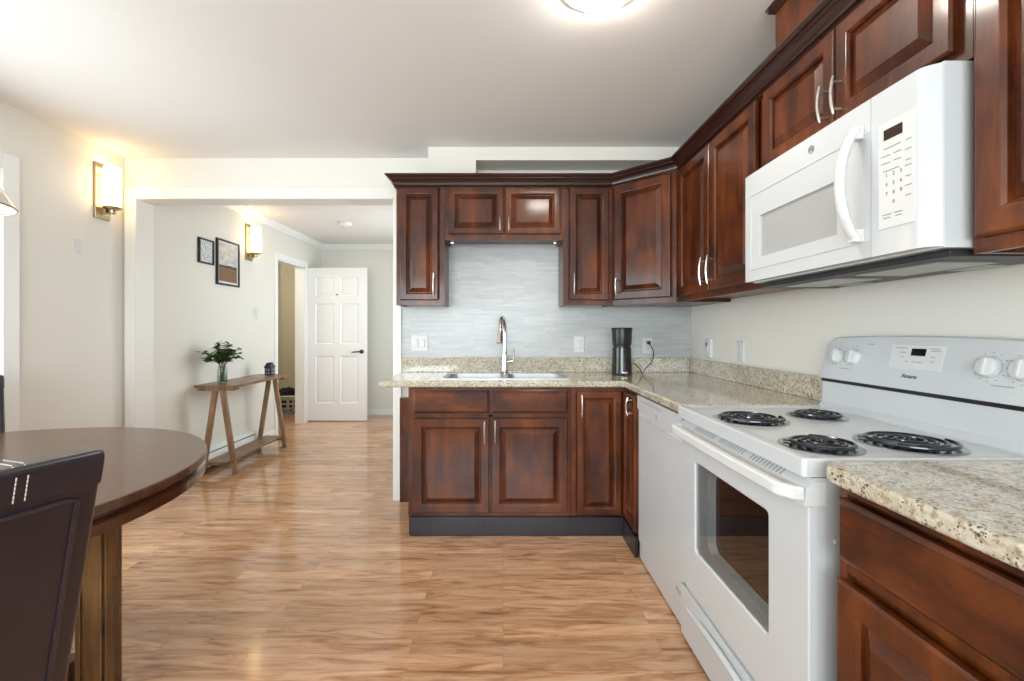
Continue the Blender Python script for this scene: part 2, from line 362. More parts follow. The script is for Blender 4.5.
# ------------------------------------------------------------------ entry door, its casing and leaf
d2 = B(); cw = .06
box(d2, XH, XH+.016, DY0-cw, DY0, 0, DZ+cw, .003); box(d2, XH, XH+.016, DY1, DY1+cw, 0, DZ+cw, .003); box(d2, XH, XH+.016, DY0, DY1, DZ, DZ+cw, .003)
box(d2, XH-T, XH+.004, DY0, DY0+.02, 0, DZ); box(d2, XH-T, XH+.004, DY1-.02, DY1, 0, DZ); box(d2, XH-T, XH+.004, DY0, DY1, DZ-.02, DZ)
d2 = finish(d2, 'door_2', TRIMM); d2['kind'] = 'structure'
LY = 6.06; LX0 = XH+.004; LW = .79; LH = 2.045
root = thing('entry_door', 'open white six-panel door with dark lever handle at the end of the hall', 'door', (LX0, LY, 0))
b = B(); Z0 = .012
# stile-and-rail leaf from grid cells, panels set in
xs = [0, .11, .352, .438, .68, LW]; zs = [0, .23, .86, 1.02, 1.56, 1.66, 1.905, LH-.01]
xs[-1] = LW
for i in range(5):
    for j in range(7):
        x0, x1, z0, z1 = LX0+xs[i], LX0+xs[i+1], Z0+zs[j], Z0+zs[j+1]
        if i in (1, 3) and j in (1, 3, 5):
            for nrm, yy in (((0, -1, 0), LY), ((0, 1, 0), LY+.036)):
                U, Zz, N = frame(nrm)
                O = (x0, yy, z0) if nrm[1] < 0 else (x1, yy, z0)
                rs = [[V(O)+U*a+Zz*c+N*t for a, c in ((d, d), (x1-x0-d, d), (x1-x0-d, z1-z0-d), (d, z1-z0-d))] for d, t in ((0, 0), (.012, -.009), (.022, -.009), (.042, -.002))]
                ring_loft(b, rs, False, True)
        else:
            vs = [b.verts.new(p) for p in ((x0, LY, z0), (x1, LY, z0), (x1, LY, z1), (x0, LY, z1))]; b.faces.new(vs)
            vs = [b.verts.new(p) for p in ((x0, LY+.036, z0), (x1, LY+.036, z0), (x1, LY+.036, z1), (x0, LY+.036, z1))]; b.faces.new(vs[::-1])
a0, a1, c0, c1 = LX0, LX0+LW, Z0, Z0+zs[-1]
for q in (((a0, LY, c0), (a0, LY+.036, c0), (a0, LY+.036, c1), (a0, LY, c1)), ((a1, LY, c0), (a1, LY+.036, c0), (a1, LY+.036, c1), (a1, LY, c1)), ((a0, LY, c1), (a1, LY, c1), (a1, LY+.036, c1), (a0, LY+.036, c1)), ((a0, LY, c0), (a1, LY, c0), (a1, LY+.036, c0), (a0, LY+.036, c0))):
    b.faces.new([b.verts.new(p) for p in q])
bmesh.ops.remove_doubles(b, verts=b.verts[:], dist=.0002)
finish(b, 'door_leaf', DOORM, root, smooth=20)
b = B(); hx = LX0+LW-.065; lathe(b, [(.028, 0), (.028, .008), (.014, .012), (.012, .05), (.012, .055)], (hx, LY, .93), (0, -1, 0), 20)
tube(b, [(hx, LY-.048, .93), (hx-.03, LY-.052, .931), (hx-.075, LY-.050, .928), (hx-.12, LY-.047, .924)], [.011, .010, .009, .007], 10)
finish(b, 'lever_handle', DARKMETAL, root, label='dark lever handle')
finish(lathe(B(), [(.010, 0), (.010, .004), (.004, .006)], (LX0+LW/2, LY, 1.69), (0, -1, 0), 14), 'peephole', DARKMETAL, root)
for z in (.25, 1.03, 1.80):
    b = B(); lathe(b, [(.007, -.05), (.007, .05)], (LX0-.010, LY-.004, z), (0, 0, 1), 10); box(b, LX0-.026, LX0-.004, LY-.006, LY-.002, z-.045, z+.045)
    finish(b, 'hinge', DARKMETAL, root)

# ------------------------------------------------------------------ cabinet helpers
def raised_door(bm, O, N, w, h, fw=.052, t=.020):
    rect_loft(bm, O, N, w, h, [(0, 0), (0, t-.005), (.002, t-.002), (.006, t), (fw-.010, t), (fw-.006, t-.0015), (fw, t-.008), (fw+.001, t-.017), (fw+.005, t-.017), (fw+.030, t-.002), (fw+.032, t-.001)])
def slab_front(bm, O, N, w, h, t=.020):
    rect_loft(bm, O, N, w, h, [(0, 0), (0, t-.009), (.004, t-.006), (.010, t-.004), (.013, t)])
def bar_handle(bm, C, N, L=.128, r=.0048, horiz=False):
    U, Z, N = frame(N); C = V(C); A = U if horiz else Z
    for s in (-1, 1): tube(bm, [C+A*s*L*.36, C+A*s*L*.36+N*.028], [r*.95, r*.85], 10)
    tube(bm, [C+A*(k/8-.5)*L+N*(.024+.008*math.cos((k/8-.5)*PI)) for k in range(9)], [r*.75]+[r]*7+[r*.75], 10)
def P(O, N, a, c, n=0):
    U, Z, N = frame(N); return V(O)+U*a+Z*c+N*n
FWD = (0, -1, 0); LEFTN = (-1, 0, 0)
def add_door(root, O, N, w, h, hand=None, fw=.052, L=.140, handmat=None, label=None):
    b = B(); raised_door(b, O, N, w, h, fw); d = finish(b, 'door', CHERRY, root, smooth=25, label=label)
    if hand:
        a, c = hand; hb = B(); bar_handle(hb, P(O, N, a, c, .019), N, L); finish(hb, 'handle', handmat or NICKEL, d)
    return d

# ------------------------------------------------------------------ wall cabinets, back run (face plane y=3.0)
YF = 3.0; ZB = 1.376; ZT = 2.175
def wall_cab(label, x0, x1, zb):
    root = thing('wall_cabinet', label, 'cabinet', ((x0+x1)/2, YB, zb))
    b = B(); box(b, x0, x1, YF+.018, YB-.009, zb+.018, ZT); box(b, x0+.03, x1-.03, YF, YF+.018, zb, zb+.04); box(b, x0+.03, x1-.03, YF, YF+.018, ZT-.035, ZT)
    box(b, x0, x0+.03, YF, YF+.018, zb, ZT); box(b, x1-.03, x1, YF, YF+.018, zb, ZT); box(b, x0, x0+.016, YF+.018, YB-.009, zb, zb+.018); box(b, x1-.016, x1, YF+.018, YB-.009, zb, zb+.018)
    finish(b, 'cabinet_body', CHERRY, root, smooth=25); return root
r_ = wall_cab('narrow cherry wall cabinet left of the sink, leftmost by the hall opening', -.703, -.386, ZB)
add_door(r_, (-.677, YF, 1.408), FWD, .252, .737, (.224, .105), .048)
r_ = wall_cab('short cherry bridge wall cabinet with two doors above the sink', -.385, .394, 1.805)
add_door(r_, (-.357, YF, 1.842), FWD, .360, .303, (.337, .060), .045, .085)
add_door(r_, (.015, YF, 1.842), FWD, .362, .303, (.023, .060), .045, .085)
for x_ in (-.352, .338): finish(box(B(), x_, x_+.022, YF+.05, YF+.07, 1.792, 1.8045, .003), 'bracket', NICKEL, r_)
r_ = wall_cab('narrow cherry wall cabinet right of the sink, beside the diagonal corner cabinet', .395, .722, ZB)
add_door(r_, (.437, YF, 1.408), FWD, .258, .737, (.026, .105), .048)
# diagonal corner cabinet
XF = 1.025; YD = 2.690
root = thing('corner_wall_cabinet', 'cherry diagonal corner wall cabinet with one wide door', 'cabinet', (1.15, 3.1, ZB))
b = B(); prism(b, [(.724, YF, ZB), (XF, YD, ZB), (XR-.002, YD, ZB), (XR-.002, YB-.009, ZB), (.724, YB-.009, ZB)], (0, 0, ZT-ZB)); finish(b, 'cabinet_body', CHERRY, root, smooth=25)
dN = V((-(YF-YD), -(XF-.724), 0)).normalized(); dU, _, _ = frame(dN); DL = math.hypot(YF-YD, XF-.724)
add_door(root, V((.724, YF, 1.408))+dU*.022, dN, DL-.052, .737, (.028, .085), .056, .105)
# ------------------------------------------------------------------ wall cabinets, right run (face plane x=1.045)
XW = 1.045
def wall_cab_r(label, y0, y1, zb, zt=ZT, name='wall_cabinet', xf=XW):
    root = thing(name, label, 'cabinet', (XR, (y0+y1)/2, zb))
    b = B(); box(b, xf+.018, XR-.002, y0, y1, zb+.018, zt); box(b, xf, xf+.018, y0+.03, y1-.03, zb, zb+.045); box(b, xf, xf+.018, y0+.03, y1-.03, zt-.035, zt)
    box(b, xf, xf+.018, y0, y0+.03, zb, zt); box(b, xf, xf+.018, y1-.03, y1, zb, zt); box(b, xf+.018, XR-.002, y0, y0+.016, zb, zb+.018); box(b, xf+.018, XR-.002, y1-.016, y1, zb, zb+.018)
    finish(b, 'cabinet_body', CHERRY, root, smooth=25); return root
r_ = wall_cab_r('cherry wall cabinet with two tall doors between corner cabinet and microwave', 1.812, YD-.002, ZB)
add_door(r_, (XW, 2.672, 1.408), LEFTN, .395, .737, (.363, .10), .056)
add_door(r_, (XW, 2.262, 1.408), LEFTN, .405, .737, (.030, .10), .056)
r_ = wall_cab_r('short cherry wall cabinet with two doors directly above the microwave', 1.012, 1.810, 1.814)
add_door(r_, (XW, 1.798, 1.846), LEFTN, .385, .299, (.358, .075), .052, .115)
add_door(r_, (XW, 1.407, 1.846), LEFTN, .365, .299, (.026, .075), .052, .115)
r_ = wall_cab_r('nearest cherry wall cabinet right of the microwave, cut off by the picture edge', .35, 1.010, ZB)
add_door(r_, (XW, .992, 1.408), LEFTN, .60, .737, (.57, .10), .060)
# ducting box above the microwave cabinet
root = thing('duct_box', 'cherry boxed duct cover with its own crown, above the microwave cabinet up to the ceiling', 'duct cover', (XR, 1.4, ZT+.03))
finish(box(B(), 1.036, XR-.002, 1.03, 1.730, ZT+.052, ZC-.002), 'box_body', CHERRY, root)
b = B(); pr = [(0, 2.412), (-.006, 2.412), (-.008, 2.418), (-.022, 2.432), (-.024, ZC-.001), (0, ZC-.001)]
prism(b, [(1.035+x, 1.03, z) for x, z in pr], (0, .701, 0)); prism(b, [(1.011, 1.731-x, z) for x, z in pr], (.325, 0, 0))
finish(b, 'crown_strip', CROWNM, root)
# crown mould following all cabinets
def crown():
    prof = [(0, ZT-.030), (.010, ZT-.030), (.013, ZT-.024), (.010, ZT-.018), (.008, ZT-.012), (.018, ZT-.009), (.020, ZT-.002), (.026, ZT+.010), (.037, ZT+.020), (.044, ZT+.024), (.044, ZT+.030), (.053, ZT+.033), (.058, ZT+.038), (.062, ZT+.042), (.062, ZT+.050), (0, ZT+.050)]
    path = [V((-.703, YB-.01, 0)), V((-.703, YF-.001, 0)), V((.724, YF-.001, 0)), V((XW-.001, YD, 0)), V((XW-.001, .35, 0))]
    rings = []
    for i, p in enumerate(path):
        def nrm(a, b_): d = (b_-a).normalized(); return V((d.y, -d.x, 0))
        if i == 0: n = nrm(path[0], path[1]); 
        elif i == len(path)-1: n = nrm(path[-2], path[-1])
        else:
            n1 = nrm(path[i-1], path[i]); n2 = nrm(path[i], path[i+1]); n = (n1+n2); n = n/(n.length_squared/2)
        if i <= 1 or True: n = n
        rings.append([p+n*-o_ if False else p+n*o_ for o_, z in prof])
        for q, (o_, z) in zip(rings[-1], prof): q.z = z
    b = B(); ring_loft(b, rings); return b
o = finish(crown(), 'crown_molding', CROWNM, smooth=25)
tag(o, 'dark cherry crown moulding running along the tops of the wall cabinets', 'moulding'); recenter(o, (-.703, YF, ZT))

# ------------------------------------------------------------------ base cabinets
YBF = 2.693                                      # face frame plane of the back run
root = thing('sink_base_cabinet', 'cherry sink base cabinet with two doors and two false drawer fronts', 'cabinet', (-.085, 2.95, 0))
b = B(); box(b, -.556, .398, YBF, YB-.002, .118, .874); box(b, -.556, -.548, YBF-.004, YBF+.05, .118, .874)
o = finish(B() if False else box(box(box(box(B(), -.556, -.538, YBF, YB-.09, .002, .874), .382, .398, YBF, YB-.02, .118, .874), -.54, .384, YBF, YB-.09, .118, .136), -.54, .384, YB-.10, YB-.09, .136, .874), 'cabinet_body', CHERRY, root); b.free()
b = B(); box(b, -.556, -.522, YBF-.018, YBF, .118, .874); box(b, .372, .398, YBF-.018, YBF, .118, .874); box(b, -.522, .372, YBF-.018, YBF, .845, .874); box(b, -.522, .372, YBF-.018, YBF, .70, .715); box(b, -.522, .372, YBF-.018, YBF, .118, .15); box(b, -.085, -.062, YBF-.018, YBF, .15, .845)
box(b, -.54, .384, YBF-.004, YBF, .15, .845)
finish(b, 'face_frame', CHERRY, root)
FB = YBF-.018
for x0, w_ in ((-.527, .447), (-.069, .449)):
    b = B(); slab_front(b, (x0, FB, .724), FWD, w_, .136, .02); finish(b, 'drawer_front', CHERRY_H, root, smooth=25)
add_door(root, (-.527, FB, .140), FWD, .447, .553, (.420, .475), .056, .135)
add_door(root, (-.069, FB, .140), FWD, .449, .553, (.024, .480), .056, .135)
b = B(); box(b, -.548, .398, FB-.004, FB+.012, .002, .112, .002); box(b, -.55, .396, FB+.012, YBF+.02, .002, .118)
k = finish(b, 'kick_board', KICK, root, label='blackish kick board')
b = B()
for a in range(4): t_ = a*PI/2; lathe(b, [(.006, 0), (.006, .002)], (-.138+.010*math.cos(t_), FB-.004, .062+.010*math.sin(t_)), (0, -1, 0), 8)
rect_loft(b, (-.160, FB-.004, .040), FWD, .044, .044, [(0, 0), (.002, .0015), (.006, .0015)])
finish(b, 'vent_plate', DARKMETAL, k)

root = thing('corner_base_cabinet', 'cherry corner base cabinet with folding doors meeting in the inner corner', 'cabinet', (.95, 2.95, 0))
XBF = .735
b = B(); prism(b, [(.400, YBF, .118), (XBF, YBF, .118), (XBF, 2.412, .118), (XR-.002, 2.412, .118), (XR-.002, YB-.002, .118), (.400, YB-.002, .118)], (0, 0, .755))
finish(b, 'cabinet_body', CHERRY, root)
b = B(); box(b, .400, .428, FB, YBF, .118, .874); box(b, .428, XBF-.018, FB, YBF, .850, .874); box(b, .428, XBF-.018, FB, YBF, .118, .135); box(b, XBF-.018, XBF, 2.412, YBF, .850, .874); box(b, XBF-.018, XBF, 2.412, 2.425, .118, .85); box(b, XBF-.018, XBF, 2.412, YBF, .118, .135)
finish(b, 'face_frame', CHERRY, root)
add_door(root, (.432, FB, .130), FWD, .262, .722, (.026, .64), .045, .135)
add_door(root, (XBF-.018, 2.652, .130), LEFTN, .226, .722, (.19, .665), .045, .10, CHROME)
b = B(); box(b, .400, XBF-.03, FB-.004, FB+.012, .002, .112, .002); box(b, XBF-.036, XBF-.020, 2.412, FB-.004, .002, .112, .002)
finish(b, 'kick_board', KICK, root, label='blackish kick board')

# panel on the wall left of the sink cabinet, under the counter overhang
o = tag(finish(box(B(), -.727, -.558, YB-.05, YB-.002, .002, .734, .002), 'end_panel', CHERRY), 'narrow cherry panel on the wall behind the left counter overhang', 'panel'); recenter(o, (-.64, YB-.02, 0))

# near base cabinet
root = thing('base_cabinet', 'cherry base cabinet with one drawer, nearest on the right below the loose counter piece', 'cabinet', (1.0, .5, 0))
XN = .752
b = B(); box(b, XN, XR-.002, -.30, .994, .10, .872); box(b, XN-.016, XN, .972, .994, .10, .872); box(b, XN-.016, XN, -.3, .972, .856, .872); box(b, XN-.016, XN, -.3, .972, .69, .708); box(b, XN-.016, XN, -.3, .972, .10, .125); box(b, XN-.016, XN, .28, .33, .125, .856); box(b, XN+.06, XR-.002, -.3, .99, .002, .10)
finish(b, 'cabinet_body', CHERRY, root)
b = B(); slab_front(b, (XN-.016, .980, .716), LEFTN, .648, .132, .020); o = finish(b, 'drawer', CHERRY_H, root, smooth=25)
hb = B(); bar_handle(hb, (XN-.035, .62, .782), LEFTN, .128, horiz=True)
hb.free()
add_door(root, (XN-.016, .980, .130), LEFTN, .648, .545, None, .060)

# ------------------------------------------------------------------ countertops
SX0, SX1, SY0, SY1 = -.372, .398, 2.735, 3.085
YC = 2.650; XC = .702
def keep(x, y):
    if SX0+.012 < x < SX1-.012 and SY0+.012 < y < SY1-.012: return False
    return y > YC or x > XC
xs = [-.722, SX0+.012, SX1-.012, XC, XR-.002]; ys = [1.802, YC, SY0+.012, SY1-.012, YB-.009]
root = thing('countertop', 'speckled granite L-shaped worktop holding the sink and running to the stove', 'countertop', (.3, 2.95, .876))
b = slab_cells(B(), xs, ys, keep, .914, .038, .009); finish(b, 'worktop', GRANITE, root)
b = B(); box(b, -.722, XR-.024, YB-.031, YB-.010, .9145, 1.016, .003); box(b, XR-.023, XR-.002, 1.802, YB-.010, .9145, 1.016, .003)
finish(b, 'upstand', GRANITE, root)
# near piece
b = B(); n_ = 10; cr = .055
poly = [(XC+.002, -.30, .914), (XR-.002, -.30, .914), (XR-.002, 1.028, .914)]
poly += [(XC+.002+cr-cr*math.sin(a*PI/2/n_), 1.028-cr+cr*math.cos(a*PI/2/n_), .914) for a in range(n_+1)]
poly = poly[::-1]
prism(b, [(x, y, z-.038) for x, y, z in poly], (0, 0, .038)); b.normal_update()
es = [e for e in b.edges if abs(e.verts[0].co.z-e.verts[1].co.z) < 1e-6]
bmesh.ops.bevel(b, geom=es, offset=.010, segments=3, affect='EDGES', profile=.5)
o = finish(b, 'countertop', GRANITE); tag(o, 'speckled granite worktop piece right of the stove, nearest the camera', 'countertop'); recenter(o, (1.0, .5, .876))
# tiled backsplash
xs = [-.727, -.385, .394, XR-.002]; b = B()
box(b, -.727, -.386, YB-.0085, YB-.0005, 1.017, ZB+.02); box(b, -.386, .395, YB-.0085, YB-.0005, 1.017, 1.83); box(b, .395, XR-.002, YB-.0085, YB-.0005, 1.017, ZB+.02)
o = tag(finish(b, 'tile_backsplash', TILE), 'pale grey stone strip tile backsplash behind the sink', 'backsplash'); recenter(o, (0, YB, 1.017))

# ------------------------------------------------------------------ sink and faucet
root = thing('double_sink', 'stainless steel double bowl sink set in the granite worktop', 'sink', (.013, 2.93, .914))
mid = .013
def bowl(x0, x1, y0, y1, z0, z1):
    b = B(); r1 = .05; rs = []
    def rr(ins, z, r):
        out = []
        for cx, cy, a0 in ((x1-ins-r, y1-ins-r, 0), (x0+ins+r, y1-ins-r, 90), (x0+ins+r, y0+ins+r, 180), (x1-ins-r, y0+ins+r, 270)):
            for k in range(7): a = R(a0+k*15); out.append((cx+r*math.cos(a), cy+r*math.sin(a), z))
        return out
    ring_loft(b, [rr(0, z1, r1), rr(.004, z1-.01, r1), rr(.012, z0+.03, r1), (rr(.04, z0, r1-.01))], False, True)
    ring_loft(b, [rr(-.002, z1, r1+.001), rr(.002, z1-.01, r1+.001), rr(.010, z0+.03, r1), (rr(.038, z0-.003, r1-.01))], False, True)
    return b, rr(0, z1, r1)
bx = ((SX0+.030, mid-.020), (mid+.020, SX1-.030)); by = (SY0+.020, SY1-.030)
# rim built from cells around bowls
rb = B(); xs = [SX0, bx[0][0]+.0, bx[0][1], bx[1][0], bx[1][1], SX1]; ys = [SY0, by[0], by[1], SY1]
fs = []
vd = {}
def vt(i, j):
    if (i, j) not in vd: vd[(i, j)] = rb.verts.new((xs[i], ys[j], .919))
    return vd[(i, j)]
for i in range(5):
    for j in range(3):
        if i in (1, 3) and j == 1: continue
        fs.append(rb.faces.new((vt(i, j), vt(i+1, j), vt(i+1, j+1), vt(i, j+1))))
r = bmesh.ops.extrude_face_region(rb, geom=fs)
for v in [g for g in r['geom'] if isinstance(g, bmesh.types.BMVert)]: v.co.z -= .0045
finish(rb, 'rim', STEEL, root)
for x0, x1 in bx:
    bb, _ = bowl(x0-.003, x1+.003, by[0]-.003, by[1]+.003, .735, .918)
    o = finish(bb, 'bowl', STEEL, root)
    finish(lathe(B(), [(.042, .001), (.042, .004), (.030, .003), (.028, .001)], ((x0+x1)/2, (by[0]+by[1])/2, .736), (0, 0, 1), 20), 'drain', CHROME, o)
fx, fy = .012, 3.055; fz = .9195
root = thing('kitchen_faucet', 'chrome pull-down kitchen faucet behind the sink bowls', 'faucet', (fx, fy, fz))
b = B(); lathe(b, [(.030, 0), (.030, .008), (.024, .014), (.021, .03), (.021, .12), (.016, .135), (.014, .16)], (fx, fy, fz), seg=24); finish(b, 'body', CHROME, root)
pts = [(fx, fy, fz+.15)]
for k in range(15):
    a = R(180-k*13.5); r0 = .078
    pts.append((fx-.032*(k/14), fy-r0+r0*-math.cos(a)*1.0, fz+.285+r0*math.sin(a)*1.15))
pts = [(fx, fy, fz+.15), (fx, fy, fz+.22)]+[(fx-.030*(1-math.cos(R(k*13)))/2, fy-.078*(1-math.cos(R(k*13))), fz+.275+.10*math.sin(R(k*13))) for k in range(14)]
finish(tube(B(), pts, .0125, 14), 'spout', CHROME, root)
e = V(pts[-1]); d = (V(pts[-1])-V(pts[-2])).normalized()
b = B(); tube(b, [e, e+d*.02, e+d*.05, e+d*.085, e+d*.09], [.0145, .017, .019, .022, .018], 18); finish(b, 'spray_head', DARKMETAL if False else CHROME, root)
b = B(); tube(b, [(fx+.015, fy, fz+.078), (fx+.055, fy, fz+.085)], [.013, .012], 14); tube(b, [(fx+.052, fy, fz+.084), (fx+.060, fy, fz+.11), (fx+.062, fy-.004, fz+.165)], [.010, .006, .005], 10); finish(b, 'lever', CHROME, root)

# ------------------------------------------------------------------ wall plates
def plate(O, N, w_, h_, kind, label, cat, name, grp=None, th=.006):
    root = thing(name, label, cat, O, 0, grp); U, Z, Nn = frame(N); C = V(O)
    b = B(); rect_loft(b, C-U*w_/2-Z*h_/2, N, w_, h_, [(0, 0), (0, th*.6), (.003, th), (.006, th)]); finish(b, 'plate', WHITE2, root)
    if kind == 'switch2' or kind == 'switch':
        for dx in ((-.023, .023) if kind == 'switch2' else (0,)):
            b = B(); rect_loft(b, C+U*(dx-.014)-Z*.030+Nn*th, N, .028, .060, [(0, 0), (.001, .002), (.003, .004)]); finish(b, 'rocker', WHITE2, root)
    if kind == 'outlet':
        for dz in (-.022, .022):
            b = B(); rect_loft(b, C-U*.016+Z*(dz-.014)+Nn*th, N, .032, .028, [(0, 0), (.002, .002)])
            f = finish(b, 'socket', WHITE2, root)
            b = B()
            for du in (-.006, .006): rect_loft(b, C+U*(du-.001)+Z*(dz-.003)+Nn*(th+.0018), N, .002, .008, [(0, 0), (0, .0005)])
            finish(b, 'slot', DKINK, f)
    return root
YT = YB-.0087
plate((-.592, YT, 1.118), FWD, .116, .118, 'switch2', 'white double switch plate on the tile left of the faucet', 'switch', 'light_switch')
plate((.542, YT, 1.108), FWD, .072, .118, 'switch', 'white single switch plate on the tile between sink and black coffee maker', 'switch', 'light_switch')
plate((1.030, YT, 1.100), FWD, .072, .118, 'outlet', 'white outlet right of the coffee maker with its black plug in', 'outlet', 'wall_outlet')
p_ = plate((XR-.0005, 2.945, 1.095), LEFTN, .078, .122, 'switch', 'white raised wall plate with a dark slot on the right wall, nearer the corner', 'switch', 'wall_switch', th=.016)
b = B(); rect_loft(b, (XR-.0225, 2.955, 1.105), LEFTN, .014, .026, [(0, 0), (.001, .002)]); finish(b, 'indicator', DKINK, p_)
plate((XR-.0005, 2.56, 1.090), LEFTN, .074, .118, 'outlet', 'white outlet plate on the right wall closer to the stove', 'outlet', 'wall_outlet')
plate((XL+.0005, 2.89, 1.745), (1, 0, 0), .032, .088, 'blank', 'small white blank plate below the sconce on the left wall', 'wall plate', 'wall_plate')
plate((XH+.0005, 4.80, 1.39), (1, 0, 0), .075, .118, 'switch', 'white switch plate on the hall wall above the console table', 'switch', 'light_switch')

# ------------------------------------------------------------------ coffee maker and cord
cx, cy, cz = .795, 3.045, .9145
root = thing('coffee_maker', 'small black cylindrical coffee maker on the granite worktop', 'coffee maker', (cx, cy, cz))
finish(lathe(B(), [(.066, 0), (.068, .006), (.067, .02), (.063, .10), (.062, .178), (.060, .182)], (cx, cy, cz), seg=36), 'body', BLACKG, root)
finish(lathe(B(), [(.056, .182), (.056, .190), (.060, .192), (.064, .215), (.066, .285), (.066, .289)], (cx, cy, cz), seg=36), 'brew_head', BLACKP, root)
finish(lathe(B(), [(.067, .289), (.070, .292), (.070, .306), (.066, .312), (.02, .314)], (cx, cy, cz), seg=36), 'lid', BLACKP, root)
b = B()
rect_loft(b, (cx-.018, cy-.062, cz+.008), FWD, .036, .018, [(0, 0), (.001, .014), (.004, .016)]); finish(b, 'front_foot', CHROME, root)
pts = [(cx+.064, cy+.01, cz+.07), (cx+.085, cy-.03, cz+.068), (cx+.11, cy-.05, cz+.035), (cx+.115, cy-.05, cz+.012), (cx+.135, cy-.02, cz+.010), (cx+.17, cy+.04, cz+.035), (cx+.215, cy+.10, cz+.055), (cx+.255, cy+.14, cz+.10), (cx+.262, cy+.158, cz+.15), (cx+.245, cy+.155, cz+.185), (1.030, YT-.036, 1.122)]
def smooth_path(p, n=6):
    p = [V(q) for q in p]; out = []
    for i in range(len(p)-1):
        a, b_, c, d_ = p[max(i-1, 0)], p[i], p[i+1], p[min(i+2, len(p)-1)]
        for k in range(n):
            t = k/n; out.append(.5*((2*b_)+(c-a)*t+(2*a-5*b_+4*c-d_)*t*t+(3*b_-a-3*c+d_)*t**3))
    return out+[p[-1]]
b = B(); tube(b, smooth_path(pts), .0032, 8); finish(b, 'power_cord', BLACKP, root)
b = B(); box(b, 1.018, 1.042, YT-.036, YT-.0085, 1.110, 1.134, .004); finish(b, 'plug', BLACKP, root)

# ------------------------------------------------------------------ dishwasher
DWY0, DWY1, DWX = 1.806, 2.408, .716
root = thing('dishwasher', 'white dishwasher under the worktop, left of the stove', 'dishwasher', (1.0, 2.1, 0))
finish(box(B(), DWX+.03, XR-.05, DWY0, DWY1, .03, .868), 'body', WHITE2, root)
d_ = finish(box(B(), DWX, DWX+.03, DWY0+.002, DWY1-.002, .100, .758, .004), 'door', WHITE, root)
b = B(); n_ = 14; poly = [(DWX-.006, DWY1-.002, .868), (DWX-.006, DWY0+.002, .868)]
poly += [(DWX-.006, DWY0+.002+(DWY1-DWY0-.004)*k/n_, .800-.040*math.sin(PI*k/n_)**.8) for k in range(n_+1)]
prism(b, poly, (.034, 0, 0)); finish(b, 'control_panel', WHITE, root)
b = B(); box(b, DWX+.002, DWX+.028, DWY0+.002, DWY1-.002, .758, .80)
finish(b, 'grip_recess', WHITE2, root)
b = B()
for k in range(9): rect_loft(b, (DWX-.006, DWY1-.06-k*.035, .842), LEFTN, .020, .0045, [(0, 0), (0, .0006)])
finish(b, 'panel_marks', INK, root)
finish(lathe(B(), [(.012, 0), (.012, .001)], (DWX-.006, 2.11, .806), (-1, 0, 0), 16), 'badge', GREY, root)
b = B(); box(b, DWX+.006, DWX+.024, DWY0+.004, DWY1-.004, .010, .098, .003); finish(b, 'kick_plate', WHITE, root)
b = B(); rect_loft(b, (DWX, 1.885, .135), LEFTN, .052, .020, [(0, 0), (.002, .002), (.004, .0025)]); finish(b, 'name_badge', GREY, root, label='small grey badge')

# ------------------------------------------------------------------ range
RY0, RY1 = 1.042, 1.796; RX = .702; ZK = .912
root = thing('electric_stove', 'white electric stove with four black coil burners and glass oven door', 'stove', (1.0, 1.42, 0))
b = B(); box(b, RX+.045, XR-.02, RY0+.006, RY1-.006, .03, .866); box(b, RX+.01, RX+.045, RY0+.006, RY0+.030, .05, .866); box(b, RX+.01, RX+.045, RY1-.030, RY1-.006, .05, .866)
for z in (.30, .72): box(b, RX+.06, 1.2, RY0+.001, RY0+.006, z-.004, z+.004)
finish(b, 'body', WHITE, root)
for y in (RY0+.05, RY1-.05):
    for x in (RX+.08, 1.25): finish(lathe(B(), [(.018, 0), (.018, .006), (.010, .01), (.010, .03)], (x, y, 0.001), seg=12), 'foot', BLACKP, root)
# cooktop with raised rim
b = B(); x0, x1, y0, y1 = RX-.014, 1.262, RY0, RY1
def rrect(x0, x1, y0, y1, r, z, n=5):
    out = []
    for cx_, cy_, a0 in ((x1-r, y1-r, 0), (x0+r, y1-r, 90), (x0+r, y0+r, 180), (x1-r, y0+r, 270)):
        for k in range(n+1): a = R(a0+90*k/n); out.append((cx_+r*math.cos(a), cy_+r*math.sin(a), z))
    return out
ring_loft(b, [rrect(x0+.01, x1, y0+.01, y1-.01, .006, .866), rrect(x0, x1, y0, y1, .010, .870), rrect(x0, x1, y0, y1, .010, ZK-.006), rrect(x0+.003, x1, y0+.003, y1-.003, .010, ZK-.001), rrect(x0+.008, x1, y0+.008, y1-.008, .010, ZK), rrect(x0+.030, x1, y0+.018, y1-.018, .010, ZK), rrect(x0+.042, x1-.004, y0+.030, y1-.030, .010, ZK-.006)])
finish(b, 'cooktop', WHITE, root)
zc = ZK-.006
